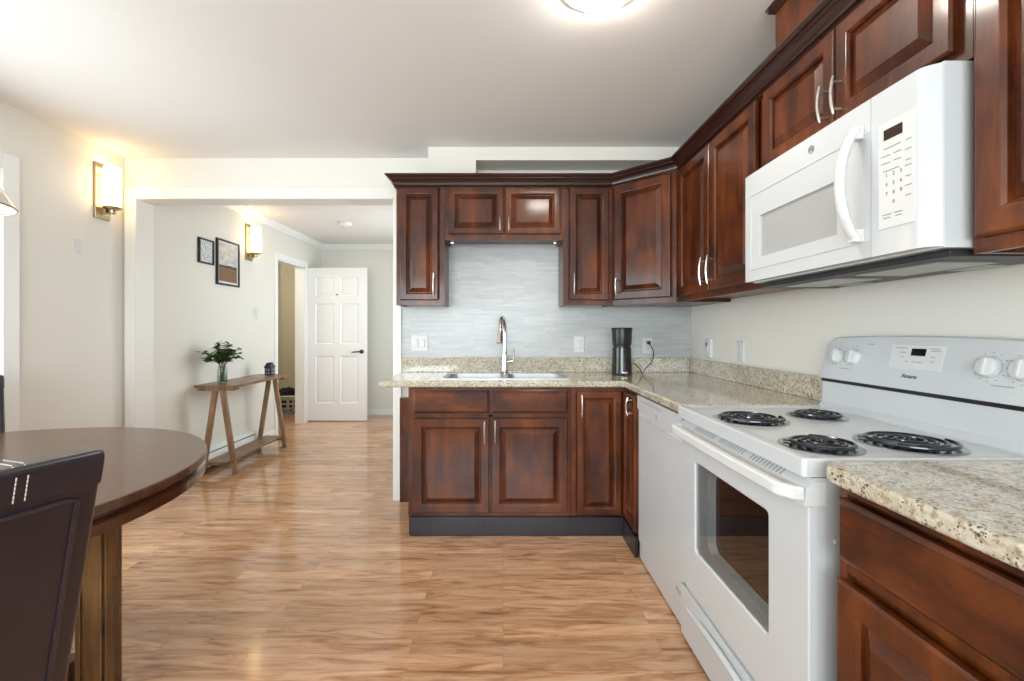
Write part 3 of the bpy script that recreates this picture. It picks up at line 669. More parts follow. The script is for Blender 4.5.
for bx_, by_, r0, turns in ((.832, 1.532, .100, 4.0), (1.095, 1.590, .077, 3.2), (.822, 1.180, .080, 3.2), (1.072, 1.205, .102, 4.0)):
    pts = []; n_ = int(turns*28)
    for k in range(n_+1):
        f = k/n_; rr_ = .018+(r0-.018)*f; a = 2*PI*turns*f; pts.append((bx_+rr_*math.cos(a), by_+rr_*math.sin(a), zc+.0105))
    pts = [(bx_, by_, zc+.003), (bx_+.012, by_, zc+.009)]+pts
    pts.append((pts[-1][0]+.002, pts[-1][1]+.004, zc+.006))
    c_ = finish(tube(B(), pts, .0046, 8), 'burner_coil', COIL, root)
    finish(lathe(B(), [(r0+.004, .0005), (r0+.014, .0006), (r0+.015, .0022), (r0+.012, .0032), (r0+.008, .0030), (r0+.002, .0010), (.03, .0006), (.01, .0006)], (bx_, by_, zc), seg=40), 'drip_pan', PAN, c_)
    s = B()
    for a in (0, 120, 240): oriented_box(s, (bx_, by_, zc+.0045), (bx_+(r0+.002)*math.cos(R(a+20)), by_+(r0+.002)*math.sin(R(a+20)), zc+.0045), .003, .004)
    finish(s, 'coil_support', DARKMETAL, c_)
# back panel
b = B(); prism(b, [(1.250, RY0+.004, .87), (XR-.012, RY0+.004, .87), (XR-.012, RY0+.004, 1.010), (1.258, RY0+.004, 1.010), (1.256, RY0+.004, ZK+.02), (1.240, RY0+.004, ZK)], (0, RY1-RY0-.008, 0)); finish(b, 'rear_riser', WHITE, root)
finish(box(B(), 1.256, XR-.012, RY0+.002, RY1-.002, 1.010, 1.023), 'vent_gap', BLACKP, root)
b = B(); rs = []; nseg = 24
def bgx(z): return 1.248+(z-1.018)*.24
for k in range(nseg+1):
    f = k/nseg; y = RY0-.006+(RY1-RY0+.012)*f
    zt = 1.176+.014*math.sin(PI*f)**.6
    e_ = min(f, 1-f)*(RY1-RY0)
    if e_ < .03: zt -= .022*(1-e_/.03)**2
    e2 = .004 if e_ < .001 else 0
    rs.append([(bgx(1.023)+e2, y, 1.023), (bgx(zt-.02)+e2, y, zt-.02), (bgx(zt-.006)+e2+.002, y, zt-.005), (bgx(zt)+.012, y, zt), (XR-.012, y, zt-.003), (XR-.012, y, 1.023)])
ring_loft(b, rs); bgd = finish(b, 'backguard', WHITE, root, smooth=40)
BN = V((-1, 0, .24)).normalized()
def bgp(y, z, n=0): return V((bgx(z), y, z))+BN*n
def bg_quad(bm, y0, y1, z0, z1, n0, n1):
    pts = [bgp(y1, z0, n0), bgp(y0, z0, n0), bgp(y0, z1, n0), bgp(y1, z1, n0)]; prism(bm, pts, BN*(n1-n0))
b = B(); bg_quad(b, 1.315, 1.495, 1.086, 1.160, -.001, .0015); cp = finish(b, 'control_panel', WHITE2, bgd)
b = B(); bg_quad(b, 1.372, 1.420, 1.128, 1.150, .0005, .0025)
WM[cp.name] = world(root)
for nm, mt_, mk in (('clock_display', BLACKG, b),): finish(mk, nm, mt_, bgd)
b = B()
for y0, y1, z in ((1.44, 1.48, 1.150), (1.44, 1.462, 1.136), (1.33, 1.362, 1.150), (1.325, 1.355, 1.143), (1.445, 1.455, 1.122), (1.425, 1.435, 1.108), (1.38, 1.395, 1.108), (1.34, 1.352, 1.125), (1.34, 1.352, 1.112), (1.40, 1.41, 1.108)): bg_quad(b, y0, y1, z, z+.0018, .0008, .0022)
for y0, y1, z in ((1.655, 1.705, 1.066), (1.12, 1.175, 1.064), (1.57, 1.60, 1.158)): bg_quad(b, y0, y1, z, z+.0018, .0002, .001)
finish(b, 'printed_marks', INK, bgd)
for yk in (1.722, 1.643, 1.185, 1.105):
    b = B()
    for a in range(0, 360, 30):
        yy = yk+.040*math.cos(R(a)); zz = 1.110+.038*math.sin(R(a)); bg_quad(b, yy-.002, yy+.002, zz, zz+.002, .0002, .001)
    finish(b, 'dial_marks', INK, bgd)
b = B(); text_mesh(b, 'Amana', bgp(1.412, 1.064, .0006), BN, .019, .0005, shear=.25); finish(b, 'brand_lettering', DKINK, bgd)
for yk in (1.722, 1.643, 1.185, 1.105):
    b = B(); r0 = .0285; lathe(b, [(r0, 0), (r0, .005), (r0-.002, .008), (r0-.004, .016), (r0-.007, .018), (.001, .018)], bgp(yk, 1.110, .001), BN, 28)
    kb = finish(b, 'knob', WHITE2, root)
    b = B(); oriented_box(b, bgp(yk, 1.110+.020, .020), bgp(yk, 1.110-.020, .020), .006, .008, BN); finish(b, 'grip', WHITE2, kb)
# oven door
dx0, dx1 = RX, RX+.042; oy0, oy1 = RY0+.004, RY1-.004; oz0, oz1 = .226, .858
wy0, wy1, wz0, wz1 = 1.206, 1.664, .398, .726
b = B()
def yz_ring(x, y0, y1, z0, z1, r, n=5):
    out = []
    for cy_, cz_, a0 in ((y1-r, z1-r, 0), (y0+r, z1-r, 90), (y0+r, z0+r, 180), (y1-r, z0+r, 270)):
        for k in range(n+1): a = R(a0+90*k/n); out.append((x, cy_+r*math.cos(a), cz_+r*math.sin(a)))
    return out
O1 = lambda x, i=0: yz_ring(x, oy0+i, oy1-i, oz0+i, .800-i, .006); I1 = lambda x, i=0: yz_ring(x, wy0-i, wy1+i, wz0-i, wz1+i, .016)
rings = [I1(dx1), I1(dx0+.004), I1(dx0, .004), O1(dx0, .006), O1(dx0+.004), O1(dx1), I1(dx1)]
vs = ring_loft(b, rings, False, False); bmesh.ops.remove_doubles(b, verts=b.verts[:], dist=1e-5)
door = finish(b, 'oven_door', WHITE, root)
b = B(); prism(b, [(RX-.010, oy0, .802), (RX+.04, oy0, .802), (RX+.04, oy0, oz1), (RX+.014, oy0, oz1), (RX-.006, oy0, .842)], (0, oy1-oy0, 0)); finish(b, 'door_top_strip', WHITE2, door)
def slant(t, n=0): return V((RX-.006+.020*t, 0, .842+.016*t))+V((-.62, 0, .78))*n
for k in range(34):
    if k % 12 in (10, 11): continue
    y = 1.15+k*.0155; p0, p1 = slant(.1), slant(.9)
    finish(oriented_box(B(), (p0.x, y, p0.z), (p1.x, y, p1.z), .006, .0012), 'vent_slot', GREY, door)
b = B(); hx_ = RX-.042; pts = [(RX-.008, oy1-.012, .828), (RX-.024, oy1-.014, .829), (hx_, oy1-.040, .829)]+[(hx_-.006*math.sin(PI*k/10), oy1-.06-(oy1-oy0-.12)*k/10, .829) for k in range(11)]+[(hx_, oy0+.040, .829), (RX-.024, oy0+.014, .829), (RX-.008, oy0+.012, .828)]
rings = []
for i, p in enumerate(pts):
    d = (V(pts[min(i+1, len(pts)-1)])-V(pts[max(i-1, 0)])).normalized(); u = V((0, 0, 1)); v_ = d.cross(u).normalized()
    rings.append([V(p)+u*a*.016+v_*c*.012 for a, c in ((-1, -.6), (-.7, -1), (.7, -1), (1, -.6), (1, .6), (.7, 1), (-.7, 1), (-1, .6))])
ring_loft(b, rings); finish(b, 'handle', WHITE2, door)
finish(box(B(), dx0+.006, dx0+.010, wy0-.001, wy1+.001, wz0-.001, wz1+.001), 'window_glass', OVENG, door)
b = B(); rr2 = [yz_ring(dx0+.016, wy0-.002, wy1+.002, wz0-.002, wz1+.002, .02), yz_ring(dx0+.018, wy0+.012, wy1-.062, wz0+.034, wz1-.010, .035), yz_ring(dx0+.038, wy0+.016, wy1-.085, wz0+.044, wz1-.014, .035)]
ring_loft(b, rr2, False, False); finish(b, 'inner_frame', GREYW, door)
b = B(); box(b, dx1-.002, dx1+.002, wy0-.03, wy1+.03, wz0-.03, wz1+.03); finish(b, 'inner_glass', mat('oven_dark', (.035, .018, .012), .12), door)
# storage drawer
b = B(); box(b, RX-.002, RX+.040, oy0, oy1, .022, .214, .005); dr = finish(b, 'storage_drawer', WHITE, root)
b = B(); pts = [(RX-.004-.012*math.sin(PI*k/16), oy1-.05-(oy1-oy0-.10)*k/16, .150+.032*math.sin(PI*k/16)) for k in range(17)]
tube(b, pts, [.004]+[.010]*15+[.004], 10); finish(b, 'drawer_lip', WHITE, dr)
b = B(); box(b, RX+.010, RX+.038, oy0+.004, oy1-.004, .214, .227); finish(b, 'seam', GREY, root)

# ------------------------------------------------------------------ microwave
MY0, MY1, MX, MZ0, MZ1 = 1.018, 1.794, .952, 1.392, 1.811
root = thing('microwave', 'white over-the-range microwave with curved handle, below the short cabinet', 'microwave', (1.15, 1.4, MZ0))
b = B(); box(b, MX+.035, XR-.004, MY0, MY1, MZ0, MZ1, .003); finish(b, 'housing', WHITE, root)
SP = 1.178                                         # split between door and control panel
def mx(y):                                          # front bows slightly
    f = (y-MY0)/(MY1-MY0); return MX+.004*(2*f-1)**4+.030*max(0, 1-(y-MY0)/.032)**2
def bowed(bm, y0, y1, z0, z1, n0, n1, n=10, rnd=.0):
    rs = []; fix = n0 == .036
    for k in range(n+1):
        y = y0+(y1-y0)*k/n; x = mx(y)
        xb = MX+.037 if fix else x+n0; rs.append([(xb, y, z0), (x+n1, y, z0), (x+n1, y, z1), (xb, y, z1)])
    ring_loft(bm, rs)
mwd = B(); wy0, wy1, wz0, wz1 = 1.297, 1.692, 1.480, 1.634
for a in ((SP+.001, wy0, MZ0+.004, MZ1-.004), (wy1, MY1, MZ0+.004, MZ1-.004), (wy0, wy1, MZ0+.004, wz0), (wy0, wy1, wz1, MZ1-.004)): bowed(mwd, *a, .036, 0)
bmesh.ops.remove_doubles(mwd, verts=mwd.verts[:], dist=.0003)
md = finish(mwd, 'door', WHITE, root)
b = B(); bowed(b, wy0-.001, wy1+.001, wz0-.001, wz1+.001, .010, .006)
finish(b, 'window', mat('microwave_window', (.42, .43, .43), .12, coat=.6, coat_r=.03), md, label='light grey window')
b = B()                                            # raised border of the door face
for a in ((SP+.004, MY1-.040, 1.720, 1.7225), (SP+.004, MY1-.040, 1.438, 1.4405), (MY1-.0425, MY1-.040, 1.438, 1.7225)): bowed(b, *a, .001, -.002)
finish(b, 'face_ridge', WHITE, md)
b = B(); hy = 1.212; pts = []
for k in range(15):
    t_ = k/14; s = math.sin(PI*t_); pts.append((mx(hy)-.012-.044*s**.7, hy, 1.448+.292*t_))
rings = []
for i, p in enumerate(pts):
    d = (V(pts[min(i+1, 14)])-V(pts[max(i-1, 0)])).normalized(); u = V((0, 1, 0)); v_ = d.cross(u).normalized()
    rings.append([V(p)+u*math.cos(a)*.016+v_*math.sin(a)*.011 for a in [2*PI*q/12 for q in range(12)]])
ring_loft(b, rings); box(b, mx(hy)-.026, mx(hy)+.002, hy-.013, hy+.013, 1.440, 1.474, .005); box(b, mx(hy)-.026, mx(hy)+.002, hy-.013, hy+.013, 1.712, 1.746, .005)
finish(b, 'handle', WHITE2, md)
b = B(); bowed(b, MY0+.001, SP-.001, MZ0+.004, MZ1-.004, .036, 0, 24)
pn = finish(b, 'control_panel', WHITE, root)
b = B(); bowed(b, 1.052, 1.152, 1.460, 1.722, .001, -.002, 6); finish(b, 'keypad', WHITE2, pn)
b = B(); bowed(b, 1.084, 1.136, 1.678, 1.704, .001, -.0028, 4); finish(b, 'display', mat('brown_display', (.035, .018, .012), .15), pn)
b = B()
for r0 in range(3):
    for c0 in range(3): yy = 1.128-c0*.020; text_mesh(b, str(r0*3+c0+1), (mx(yy)-.0024, yy, 1.590-r0*.023), LEFTN, .013)
text_mesh(b, '0', (mx(1.108)-.0024, 1.108, 1.521), LEFTN, .013)
for y0, y1, z in ((1.0884, 1.1374, 1.656), (1.1185, 1.1443, 1.638), (1.0884, 1.1082, 1.638), (1.1185, 1.1443, 1.62), (1.0884, 1.1082, 1.62), (1.0927, 1.1374, 1.6), (1.06, 1.0755, 1.656), (1.06, 1.0772, 1.633), (1.0617, 1.0755, 1.608), (1.06, 1.0772, 1.595), (1.0617, 1.0755, 1.57), (1.06, 1.0772, 1.548), (1.0617, 1.0755, 1.525), (1.1142, 1.14, 1.492), (1.1168, 1.1374, 1.484), (1.0841, 1.1056, 1.492), (1.0867, 1.103, 1.484)): bowed(b, y0, y1, z, z+.002, .0, -.0026, 2)
finish(b, 'key_marks', INK, pn)
b = B(); yb = 1.404; tube(b, [(mx(yb)-.001, yb+.0115*math.cos(R(a)), 1.765+.0115*math.sin(R(a))) for a in range(0, 361, 20)], .0014, 6, False)
text_mesh(b, 'GE', (mx(yb)-.0012, yb, 1.765), LEFTN, .014, .0006, shear=.3); finish(b, 'emblem', INK, md)
b = B(); box(b, MX+.06, XR-.03, MY0+.012, MY1-.012, MZ0-.018, MZ0-.0005, .004); un = finish(b, 'underside', DARKMETAL, root)
for y0, y1 in ((1.10, 1.36), (1.44, 1.70)):
    b = B(); box(b, 1.05, 1.20, y0, y1, MZ0-.0225, MZ0-.0175, .001); finish(b, 'grease_filter', ALU, root)
    b = B()
for y0 in (1.16, 1.58):
    b = B(); box(b, 1.225, 1.285, y0, y0+.10, MZ0-.021, MZ0-.0175, .001); finish(b, 'hood_lamp', GREY, root)

# ------------------------------------------------------------------ sconces, ceiling lights
def sconce(x, y, z, label, name='wall_sconce'):
    root = thing(name, label, 'sconce', (x, y, z), 0)
    b = B(); rect_loft(b, (x, y-.058, z-.185), (1, 0, 0), .116, .37, [(0, 0), (0, .012), (.003, .016), (.010, .016)]); finish(b, 'back_plate', BRASS, root)
    b = B(); ax = x+.078
    tube(b, [(x+.014, y, z-.135), (x+.05, y, z-.138), (ax, y, z-.130)], .008, 10); lathe(b, [(.012, -.150), (.020, -.145), (.022, -.125), (.044, -.118), (.052, -.112), (.052, -.104)], (ax, y, z), seg=24)
    box(b, x+.016, x+.05, y-.022, y+.022, z-.160, z-.115, .004)
    finish(b, 'arm', BRASS, root)
    finish(lathe(B(), [(.047, -.103), (.0485, -.10), (.0485, .155), (.047, .158)], (ax, y, z), seg=32, cap=False), 'glass_shade', SHADE, root, label='glowing frosted glass cylinder')
    finish(lathe(B(), [(.0495, .100), (.0505, .101), (.0505, .107), (.0495, .108)], (ax, y, z), seg=32, cap=False), 'shade_band', BRASS, root)
    return root
sconce(XL, 3.055, 2.14, 'brass wall sconce with glowing glass cylinder on the left kitchen wall')
sconce(XH, 4.66, 2.11, 'brass wall sconce with glowing glass cylinder on the hall wall beside the pictures')
root = thing('ceiling_light', 'round flush ceiling light with glowing glass bowl over the kitchen', 'ceiling light', (.35, 1.60, ZC-.001))
finish(lathe(B(), [(.150, 0), (.152, -.006), (.148, -.012), (.124, -.019), (.116, -.019)], (.35, 1.60, ZC-.001), seg=48), 'base_ring', TRIMM, root)
finish(lathe(B(), [(.118, -.019), (.120, -.024), (.112, -.038), (.090, -.052), (.055, -.061), (.02, -.064), (.001, -.064)], (.35, 1.60, ZC-.001), seg=48, cap=False), 'glass_bowl', LAMPG, root, label='glowing glass bowl')
root = thing('smoke_detector', 'small white round smoke detector on the hall ceiling', 'smoke detector', (-1.80, 5.2, ZC-.001))
finish(lathe(B(), [(.075, 0), (.078, -.008), (.070, -.024), (.045, -.034), (.01, -.036)], (-1.80, 5.2, ZC-.001), seg=32), 'base', DOORM, root)
finish(lathe(B(), [(.012, -.036), (.010, -.040)], (-1.83, 5.2, ZC-.001), seg=12), 'button', GREY, root)
px_, py_, pz = -1.86, 1.47, 1.632
root = thing('pendant_lamp', 'cream cone pendant shade hanging over the table at the left picture edge', 'pendant lamp', (px_, py_, ZC-.001))
finish(lathe(B(), [(.06, 0), (.06, -.02), (.02, -.03), (.005, -.035)], (px_, py_, ZC-.001), seg=24), 'canopy', BRASS, root)
finish(tube(B(), [(px_, py_, ZC-.03), (px_, py_, pz+.215)], .004, 8), 'cord', BRASS, root)
finish(lathe(B(), [(.198, -.004), (.200, 0), (.172, .050), (.135, .110), (.090, .170), (.045, .215), (.040, .215), (.086, .168), (.131, .108), (.168, .048), (.194, 0)], (px_, py_, pz), seg=48, cap=False), 'lamp_shade', PENDG, root)
finish(tube(B(), [(px_+.199*math.cos(R(a)), py_+.199*math.sin(R(a)), pz-.002) for a in range(0, 361, 8)], .0035, 6, False), 'rim', BRASS, root)

# ------------------------------------------------------------------ pictures
def art_mat(kind):
    m = mat('print_'+kind, (.7, .7, .7), .5); t = NT(m)
    if kind == 'botanical':
        v = t.coords(kind='Generated'); n = t.noise(t.coords((1, 3.2, 4.6), 'Generated'), 3.1, 3, .6, .3); c = t.ramp(n, [(.56, (.62, .64, .66)), (.60, (.03, .03, .03))]); t.color(c)
    else:
        v = t.coords(kind='Generated'); sep = t.n('ShaderNodeSeparateXYZ'); t.l(v, sep.inputs[0])
        n1 = t.noise(t.coords((1, 9, 9), 'Generated'), 3, 5, .7); field = t.ramp(n1, [(.35, (.05, .022, .010)), (.65, (.32, .17, .07))])
        n2 = t.noise(t.coords((1, 2, 5), 'Generated'), 2, 4, .6); sky = t.ramp(n2, [(.35, (.42, .40, .40)), (.65, (.66, .62, .58))])
        add = t.n('ShaderNodeMath', _operation='MULTIPLY_ADD'); t.l(n2, add.inputs[0]); add.inputs[1].default_value = -.08; t.l(sep.outputs[2], add.inputs[2])
        hill = t.ramp(add.outputs[0], [(.34, (0, 0, 0)), (.35, (.5, .5, .5)), (.385, (.5, .5, .5)), (.395, (1, 1, 1))])
        h1 = t.ramp(add.outputs[0], [(.33, (0, 0, 0)), (.34, (1, 1, 1))]); h2 = t.ramp(add.outputs[0], [(.385, (0, 0, 0)), (.395, (1, 1, 1))])
        t.color(t.mix(h2, t.mix(h1, field, (.035, .025, .022)), sky))
    return m
def picture(y0, y1, z0, z1, label, kind, bw=.014, mw=.028):
    root = thing('framed_picture', label, 'picture', (XH, (y0+y1)/2, z0)); w_, h_ = y1-y0, z1-z0
    b = B(); x = XH+.0005
    O = lambda d, n: [(x+n, y0+d, z0+d), (x+n, y1-d, z0+d), (x+n, y1-d, z1-d), (x+n, y0+d, z1-d)]
    ring_loft(b, [O(0, 0), O(0, .018), O(.002, .020), O(bw-.002, .020), O(bw, .018), O(bw, .006)], True, False); finish(b, 'frame', BLACKP, root, label='thin black frame')
    finish(box(B(), x+.004, x+.009, y0+bw-.001, y1-bw+.001, z0+bw-.001, z1-bw+.001), 'mat_board', mat('mat_board', (.62, .63, .64), .7), root)
    finish(box(B(), x+.009, x+.010, y0+bw+mw, y1-bw-mw, z0+bw+mw, z1-bw-mw), 'print', art_mat(kind), root)
picture(3.885, 4.085, 1.793, 2.010, 'smaller black framed picture with dark sprigs on pale paper', 'botanical', .014, .012)
picture(4.130, 4.480, 1.632, 2.055, 'larger black framed picture of a brown field under pale sky', 'field', .016, .020)

# ------------------------------------------------------------------ baseboard heater
root = thing('baseboard_heater', 'long white baseboard heater on the hall wall behind the console table', 'heater', (XH, 4.15, 0))
b = B(); pr = [(0, .022), (.055, .022), (.060, .030), (.060, .120), (.050, .128), (.050, .134), (0, .134)]
prism(b, [(XH+.001+x, 3.60, z) for x, z in pr], (0, 1.12, 0)); prism(b, [(XH+.001+x, 3.60, z) for x, z in [(0, .150), (.048, .150), (.052, .146), (.056, .150), (.054, .158), (0, .172)]], (0, 1.12, 0))
box(b, XH+.001, XH+.06, 3.595, 3.612, .02, .172, .002); box(b, XH+.001, XH+.06, 4.708, 4.725, .02, .172, .002); finish(b, 'cover', DOORM, root)
finish(box(B(), XH+.002, XH+.040, 3.612, 4.708, .134, .150), 'fin_slot', DARKMETAL, root)

# ------------------------------------------------------------------ console table
root = thing('console_table', 'rustic wooden console table on splayed trestle legs along the hall wall', 'console table', (-2.39, 4.27, 0))
zt = .752; b = B(); box(b, -2.575, -2.235, 3.79, 4.81, zt-.022, zt, .003); finish(b, 'table_top', CONSOLE, root)
for y in (3.84, 4.72): finish(box(B(), -2.55, -2.25, y-.045, y+.045, zt-.046, zt-.022, .002), 'crossbar', CONSOLE, root)
for y in (3.83, 4.705):
    for s in (-1, 1): finish(oriented_box(B(), (-2.39+s*.028, y+s*.004, zt-.046), (-2.39+s*.135, y+s*.004, .001), .040, .026, (0, 1, 0)), 'leg', CONLEG, root)
    finish(box(B(), -2.505, -2.275, y-.014, y+.014, .075, .098, .002), 'stretcher', CONLEG, root)
finish(box(B(), -2.488, -2.292, 3.78, 4.755, .098, .114, .002), 'shelf', CONSOLE, root)

# plant in a glass vase
vx, vy, vz = -2.425, 3.93, zt+.0005
root = thing('vase_of_greenery', 'clear glass vase of leafy green sprigs on the console table', 'plant', (vx, vy, vz))
finish(lathe(B(), [(.001, .004), (.036, .004), (.036, .10), (.033, .125), (.030, .14), (.034, .150), (.036, .150), (.033, .14), (.036, .125), (.040, .10), (.040, 0), (.001, 0)], (vx, vy, vz), seg=28, cap=False), 'vase', VASEG, root)
finish(lathe(B(), [(.001, .0045), (.0355, .0045), (.0355, .07), (.001, .07)], (vx, vy, vz), seg=24, cap=False), 'water', glassmat('water', (.86, .92, .90)), root)
rnd = random.Random(5); sb = B(); lf = B()
def leaf(bm, p, d, n, L, W):
    d = d.normalized(); s = d.cross(n).normalized(); n = s.cross(d)
    c = [p, p+d*L*.3+s*W*.45+n*L*.04, p+d*L*.65+s*W*.42+n*L*.02, p+d*L-n*L*.10, p+d*L*.65-s*W*.42+n*L*.02, p+d*L*.3-s*W*.45+n*L*.04]
    m1, m2 = p+d*L*.3-n*L*.03, p+d*L*.65-n*L*.05
    vs = [bm.verts.new(q) for q in c]; a, b_ = bm.verts.new(m1), bm.verts.new(m2)
    for f in ((0, 1, a), (1, 2, b_, a), (2, 3, b_), (3, 4, b_), (4, 5, a, b_), (5, 0, a)): bm.faces.new([vs[q] if isinstance(q, int) else q for q in f])
for i in range(26):
    az = rnd.uniform(0, 2*PI); sp = rnd.uniform(.02, .19); h_ = rnd.uniform(.24, .36)-sp*.55
    p0 = V((vx+rnd.uniform(-.02, .02), vy+rnd.uniform(-.02, .02), vz+.02)); p1 = V((vx+.02*math.cos(az), vy+.02*math.sin(az), vz+.15)); p2 = V((vx+sp*math.cos(az), vy+sp*math.sin(az), vz+h_+.02)); p2.x = max(p2.x, -2.53)
    pm = (p1+p2)/2+V((0, 0, .03)); path = smooth_path([p0, p1, pm, p2], 5); tube(sb, path, .0016, 5)
    for k in range(len(path)//2-1, len(path)):
        for q in range(2):
            a = rnd.uniform(0, 2*PI); d = V((math.cos(a), math.sin(a), rnd.uniform(-.2, .7))); leaf(lf, path[k], d, V((rnd.uniform(-.4, .4), rnd.uniform(-.4, .4), 1)), rnd.uniform(.036, .060), rnd.uniform(.022, .034))
sd = bmesh.ops.solidify(lf, geom=lf.faces[:], thickness=.0008)
finish(sb, 'stems', STEM, root); finish(lf, 'foliage', LEAF, root, smooth=60)

# little house ornament
hx, hy, hz = -2.40, 4.68, zt+.0005
root = thing('house_ornament', 'small dark blue house ornament with cut-out windows on the console table', 'ornament', (hx, hy, hz))
b = B(); box(b, hx-.032, hx+.032, hy-.040, hy+.040, 0+hz, hz+.078, .002); finish(b, 'house_walls', NAVY, root)
b = B(); prism(b, [(hx-.040, hy-.048, hz+.078), (hx+.040, hy-.048, hz+.078), (hx+.004, hy-.048, hz+.130), (hx-.004, hy-.048, hz+.130)], (0, .096, 0)); finish(b, 'roof', NAVY, root)
b = B(); box(b, hx+.012, hx+.026, hy-.03, hy-.012, hz+.085, hz+.128, .001); finish(b, 'chimney', NAVY, root)
b = B()
for i in range(2):
    for j in range(2): rect_loft(b, (hx-.020+i*.024, hy-.0405, hz+.012+j*.034), FWD, .014, .022, [(0, 0), (.001, .0015)]); rect_loft(b, (hx+.0325, hy-.026+i*.030, hz+.012+j*.034), (1, 0, 0), .018, .022, [(0, 0), (.001, .0015)])
finish(b, 'window_panes', mat('pale_panes', (.25, .26, .32), .4), root, label='pale little windows')

# laundry basket beyond the entry door
kx, ky = -3.13, 6.62
root = thing('laundry_basket', 'white slotted laundry basket of dark clothes beyond the hall doorway', 'basket', (kx, ky, 0))
b = B(); nS = 40; lv = [(0, .002), (.03, .004), (.055, .018), (.09, .02), (.12, .022), (.155, .024), (.185, .026), (.22, .028), (.245, .030), (.28, .036)]
def bp(k, z, o_): a = 2*PI*k/nS; rx, ry = .21+o_, .155+o_; return V((kx+rx*math.copysign(abs(math.cos(a))**.7, math.cos(a)), ky+ry*math.copysign(abs(math.sin(a))**.7, math.sin(a)), z+.001))
g = [[b.verts.new(bp(k, z, o_)) for k in range(nS)] for z, o_ in lv]
for i in range(len(lv)-1):
    for k in range(nS):
        if i in (2, 4, 6) and k % 2 == 0: continue
        b.faces.new((g[i][k], g[i][(k+1) % nS], g[i+1][(k+1) % nS], g[i+1][k]))
b.faces.new(g[0][::-1]); bmesh.ops.solidify(b, geom=b.faces[:], thickness=.004); finish(b, 'tub', WHITE2, root)
finish(tube(B(), [bp(k % nS, .28, .040) for k in range(nS+1)], .009, 8, False), 'rim', WHITE2, root)
b = B(); bmesh.ops.create_icosphere(b, subdivisions=4, radius=1)
for v in b.verts:
    p = v.co.copy(); q = 1+.13*math.sin(7*p.x+2)*math.sin(6*p.y)+.08*math.sin(13*p.y+9*p.z)
    v.co = V((kx+p.x*.195*q, ky+p.y*.145*q, max(.22+p.z*.155*q, .03)))
finish(b, 'dark_clothes', CLOTH, root, label='heap of dark clothes')

# ------------------------------------------------------------------ dining table
tx, ty, tr, th = -1.80, 1.33, .785, .760
root = thing('dining_table', 'round dark wooden dining table with a thick double edge at left', 'table', (tx, ty, 0))
finish(lathe(B(), [(.1, -.034), (tr-.02, -.034), (tr-.006, -.032), (tr, -.026), (tr, -.008), (tr-.003, -.002), (tr-.008, 0), (.1, 0), (.001, 0)], (tx, ty, th), seg=128), 'table_top', TABLET, root)
finish(lathe(B(), [(tr-.05, -.082), (tr-.012, -.082), (tr-.004, -.078), (tr-.003, -.050), (tr-.012, -.046), (tr-.018, -.040), (tr-.018, -.034), (tr-.05, -.034), (tr-.05, -.082)], (tx, ty, th), seg=128, cap=False), 'apron', TABLEE, root)
for a in (10, 100, 190, 280):
    c_, s_ = math.cos(R(a)), math.sin(R(a)); rr_ = .548
    b = B(); box(b, -.032, .032, -.050, .050, .002, th-.034, .005); box(b, .032, .040, -.040, .034, .03, th-.09, .003); box(b, -.034, -.020, -.056, -.048, .03, th-.09, .002)
    b.transform(M.Translation((tx+rr_*c_, ty+rr_*s_, 0)) @ M.Rotation(R(a), 4, 'Z')); finish(b, 'leg', TABLEL, root)
b = B()
for a in (10, 100): c_, s_ = math.cos(R(a)), math.sin(R(a)); rr_ = .48; oriented_box(b, (tx-rr_*c_, ty-rr_*s_, .145), (tx+rr_*c_, ty+rr_*s_, .145), .06, .085)
finish(b, 'stretcher', TABLEE, root)

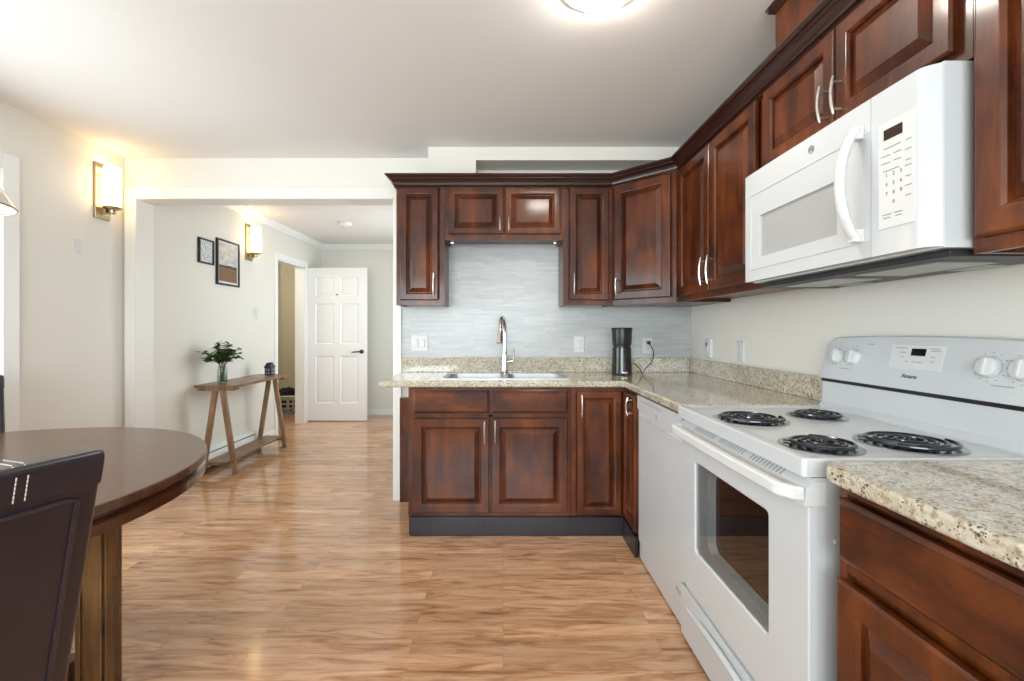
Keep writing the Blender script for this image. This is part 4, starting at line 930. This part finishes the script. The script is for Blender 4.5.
# ------------------------------------------------------------------ leather chairs (local: back rear face looks to +x, seat toward -x)
def make_chair(loc, rz, label):
    root = thing('dining_chair', label, 'chair', loc, rz, 'leather dining chairs at the round table')
    b = B(); W = .225; rs = []
    def xat(z): return (z-.45)*.235-.044
    for z in [.40, .45, .55, .65, .75, .85, .92, .955]:
        x = xat(z); n = 6; out = []
        for cx_, cy_, a0 in ((x-.014, W-.014, 0), (x-.056, W-.014, 90), (x-.056, -W+.014, 180), (x-.014, -W+.014, 270)):
            for k in range(4): a = R(a0+30*k); out.append((cx_+.014*math.cos(a), cy_+.014*math.sin(a), z))
        rs.append(out)
    ring_loft(b, rs); back = finish(b, 'backrest', LEATHER, root, local=True)
    b = B(); rs = []; zt_ = 1.0                              # padded top band, square cornered
    for y, q in ((-W-.001, .82), (-W+.003, .95), (-W+.012, 1), (0, 1), (W-.012, 1), (W-.003, .95), (W+.001, .82)):
        xc_, hw = xat(.965)-.035, .0365*q; zc_, hh = .966, .034*q; out = []
        for cx_, cz_, a0 in ((xc_+hw-.014, zc_+hh-.016, 0), (xc_-hw+.014, zc_+hh-.016, 90), (xc_-hw+.014, zc_-hh+.006, 180), (xc_+hw-.014, zc_-hh+.006, 270)):
            rr0 = .014 if a0 < 180 else .006
            for k in range(5): a = R(a0+22.5*k); out.append((cx_+.014*math.cos(a)+(cz_+rr0*math.sin(a)-.965)*.235, y, cz_+rr0*math.sin(a)))
        rs.append(out)
    ring_loft(b, rs); finish(b, 'top_band', LEATHER, root, local=True)
    b = B(); path = [(xat(.42)+.001, -W+.035, .42)]+[(xat(z)+.001, -W+.035, z) for z in (.6, .8, .918)]+[(xat(.922)+.001, y, .922) for y in (-W+.05, 0, W-.05)]+[(xat(z)+.001, W-.035, z) for z in (.918, .8, .6, .42)]
    tube(b, path, .0045, 8); finish(b, 'welt', LEATHER, root, local=True)
    b = B(); xc_ = xat(.965)-.035
    line = [(xc_-.030+.0075*k+.0072, 1.0005) for k in range(8)]+[(xc_+.0365+(z-.965)*.235+.0003, z) for z in (.984, .977, .970, .963, .956, .949, .942)]
    for dy in (.118, .104):
        for (x, z), (x2, z2) in zip(line, line[1:]):
            tube(b, [(x+(x2-x)*.12, dy, z+(z2-z)*.12), (x+(x2-x)*.88, dy, z+(z2-z)*.88)], .0010, 5)
    finish(b, 'stitching', STITCH, root, local=True, label='pale double stitching')
    b = B(); box(b, -.50, -.055, -.225, .225, .36, .475, .03, 4); finish(b, 'seat', LEATHER, root, local=True)
    for x0 in (-.46, -.06):
        for s in (-1, 1):
            b = B(); rs = [[(x0+dx*q-(0 if x0 < -.2 else -(.37-z)*.12), s*.185+dy*q, z) for dx, dy in ((-.02, -.02), (.02, -.02), (.02, .02), (-.02, .02))] for z, q in ((.001, .75), (.37, 1))]
            ring_loft(b, rs); finish(b, 'leg', TABLEE, root, local=True)
    return root
ch = make_chair((-.846, .614, 0), R(-18), 'dark leather dining chair in the foreground, its back towards the camera')
c2 = ch.copy(); COL.objects.link(c2)
for o_ in list(ch.children):
    c_ = o_.copy(); COL.objects.link(c_); c_.parent = c2
c2.location = (-2.475, 1.955, 0); c2.rotation_euler = (0, 0, R(142)); c2['label'] = 'dark leather chair across the table, only its corner showing at the left edge'
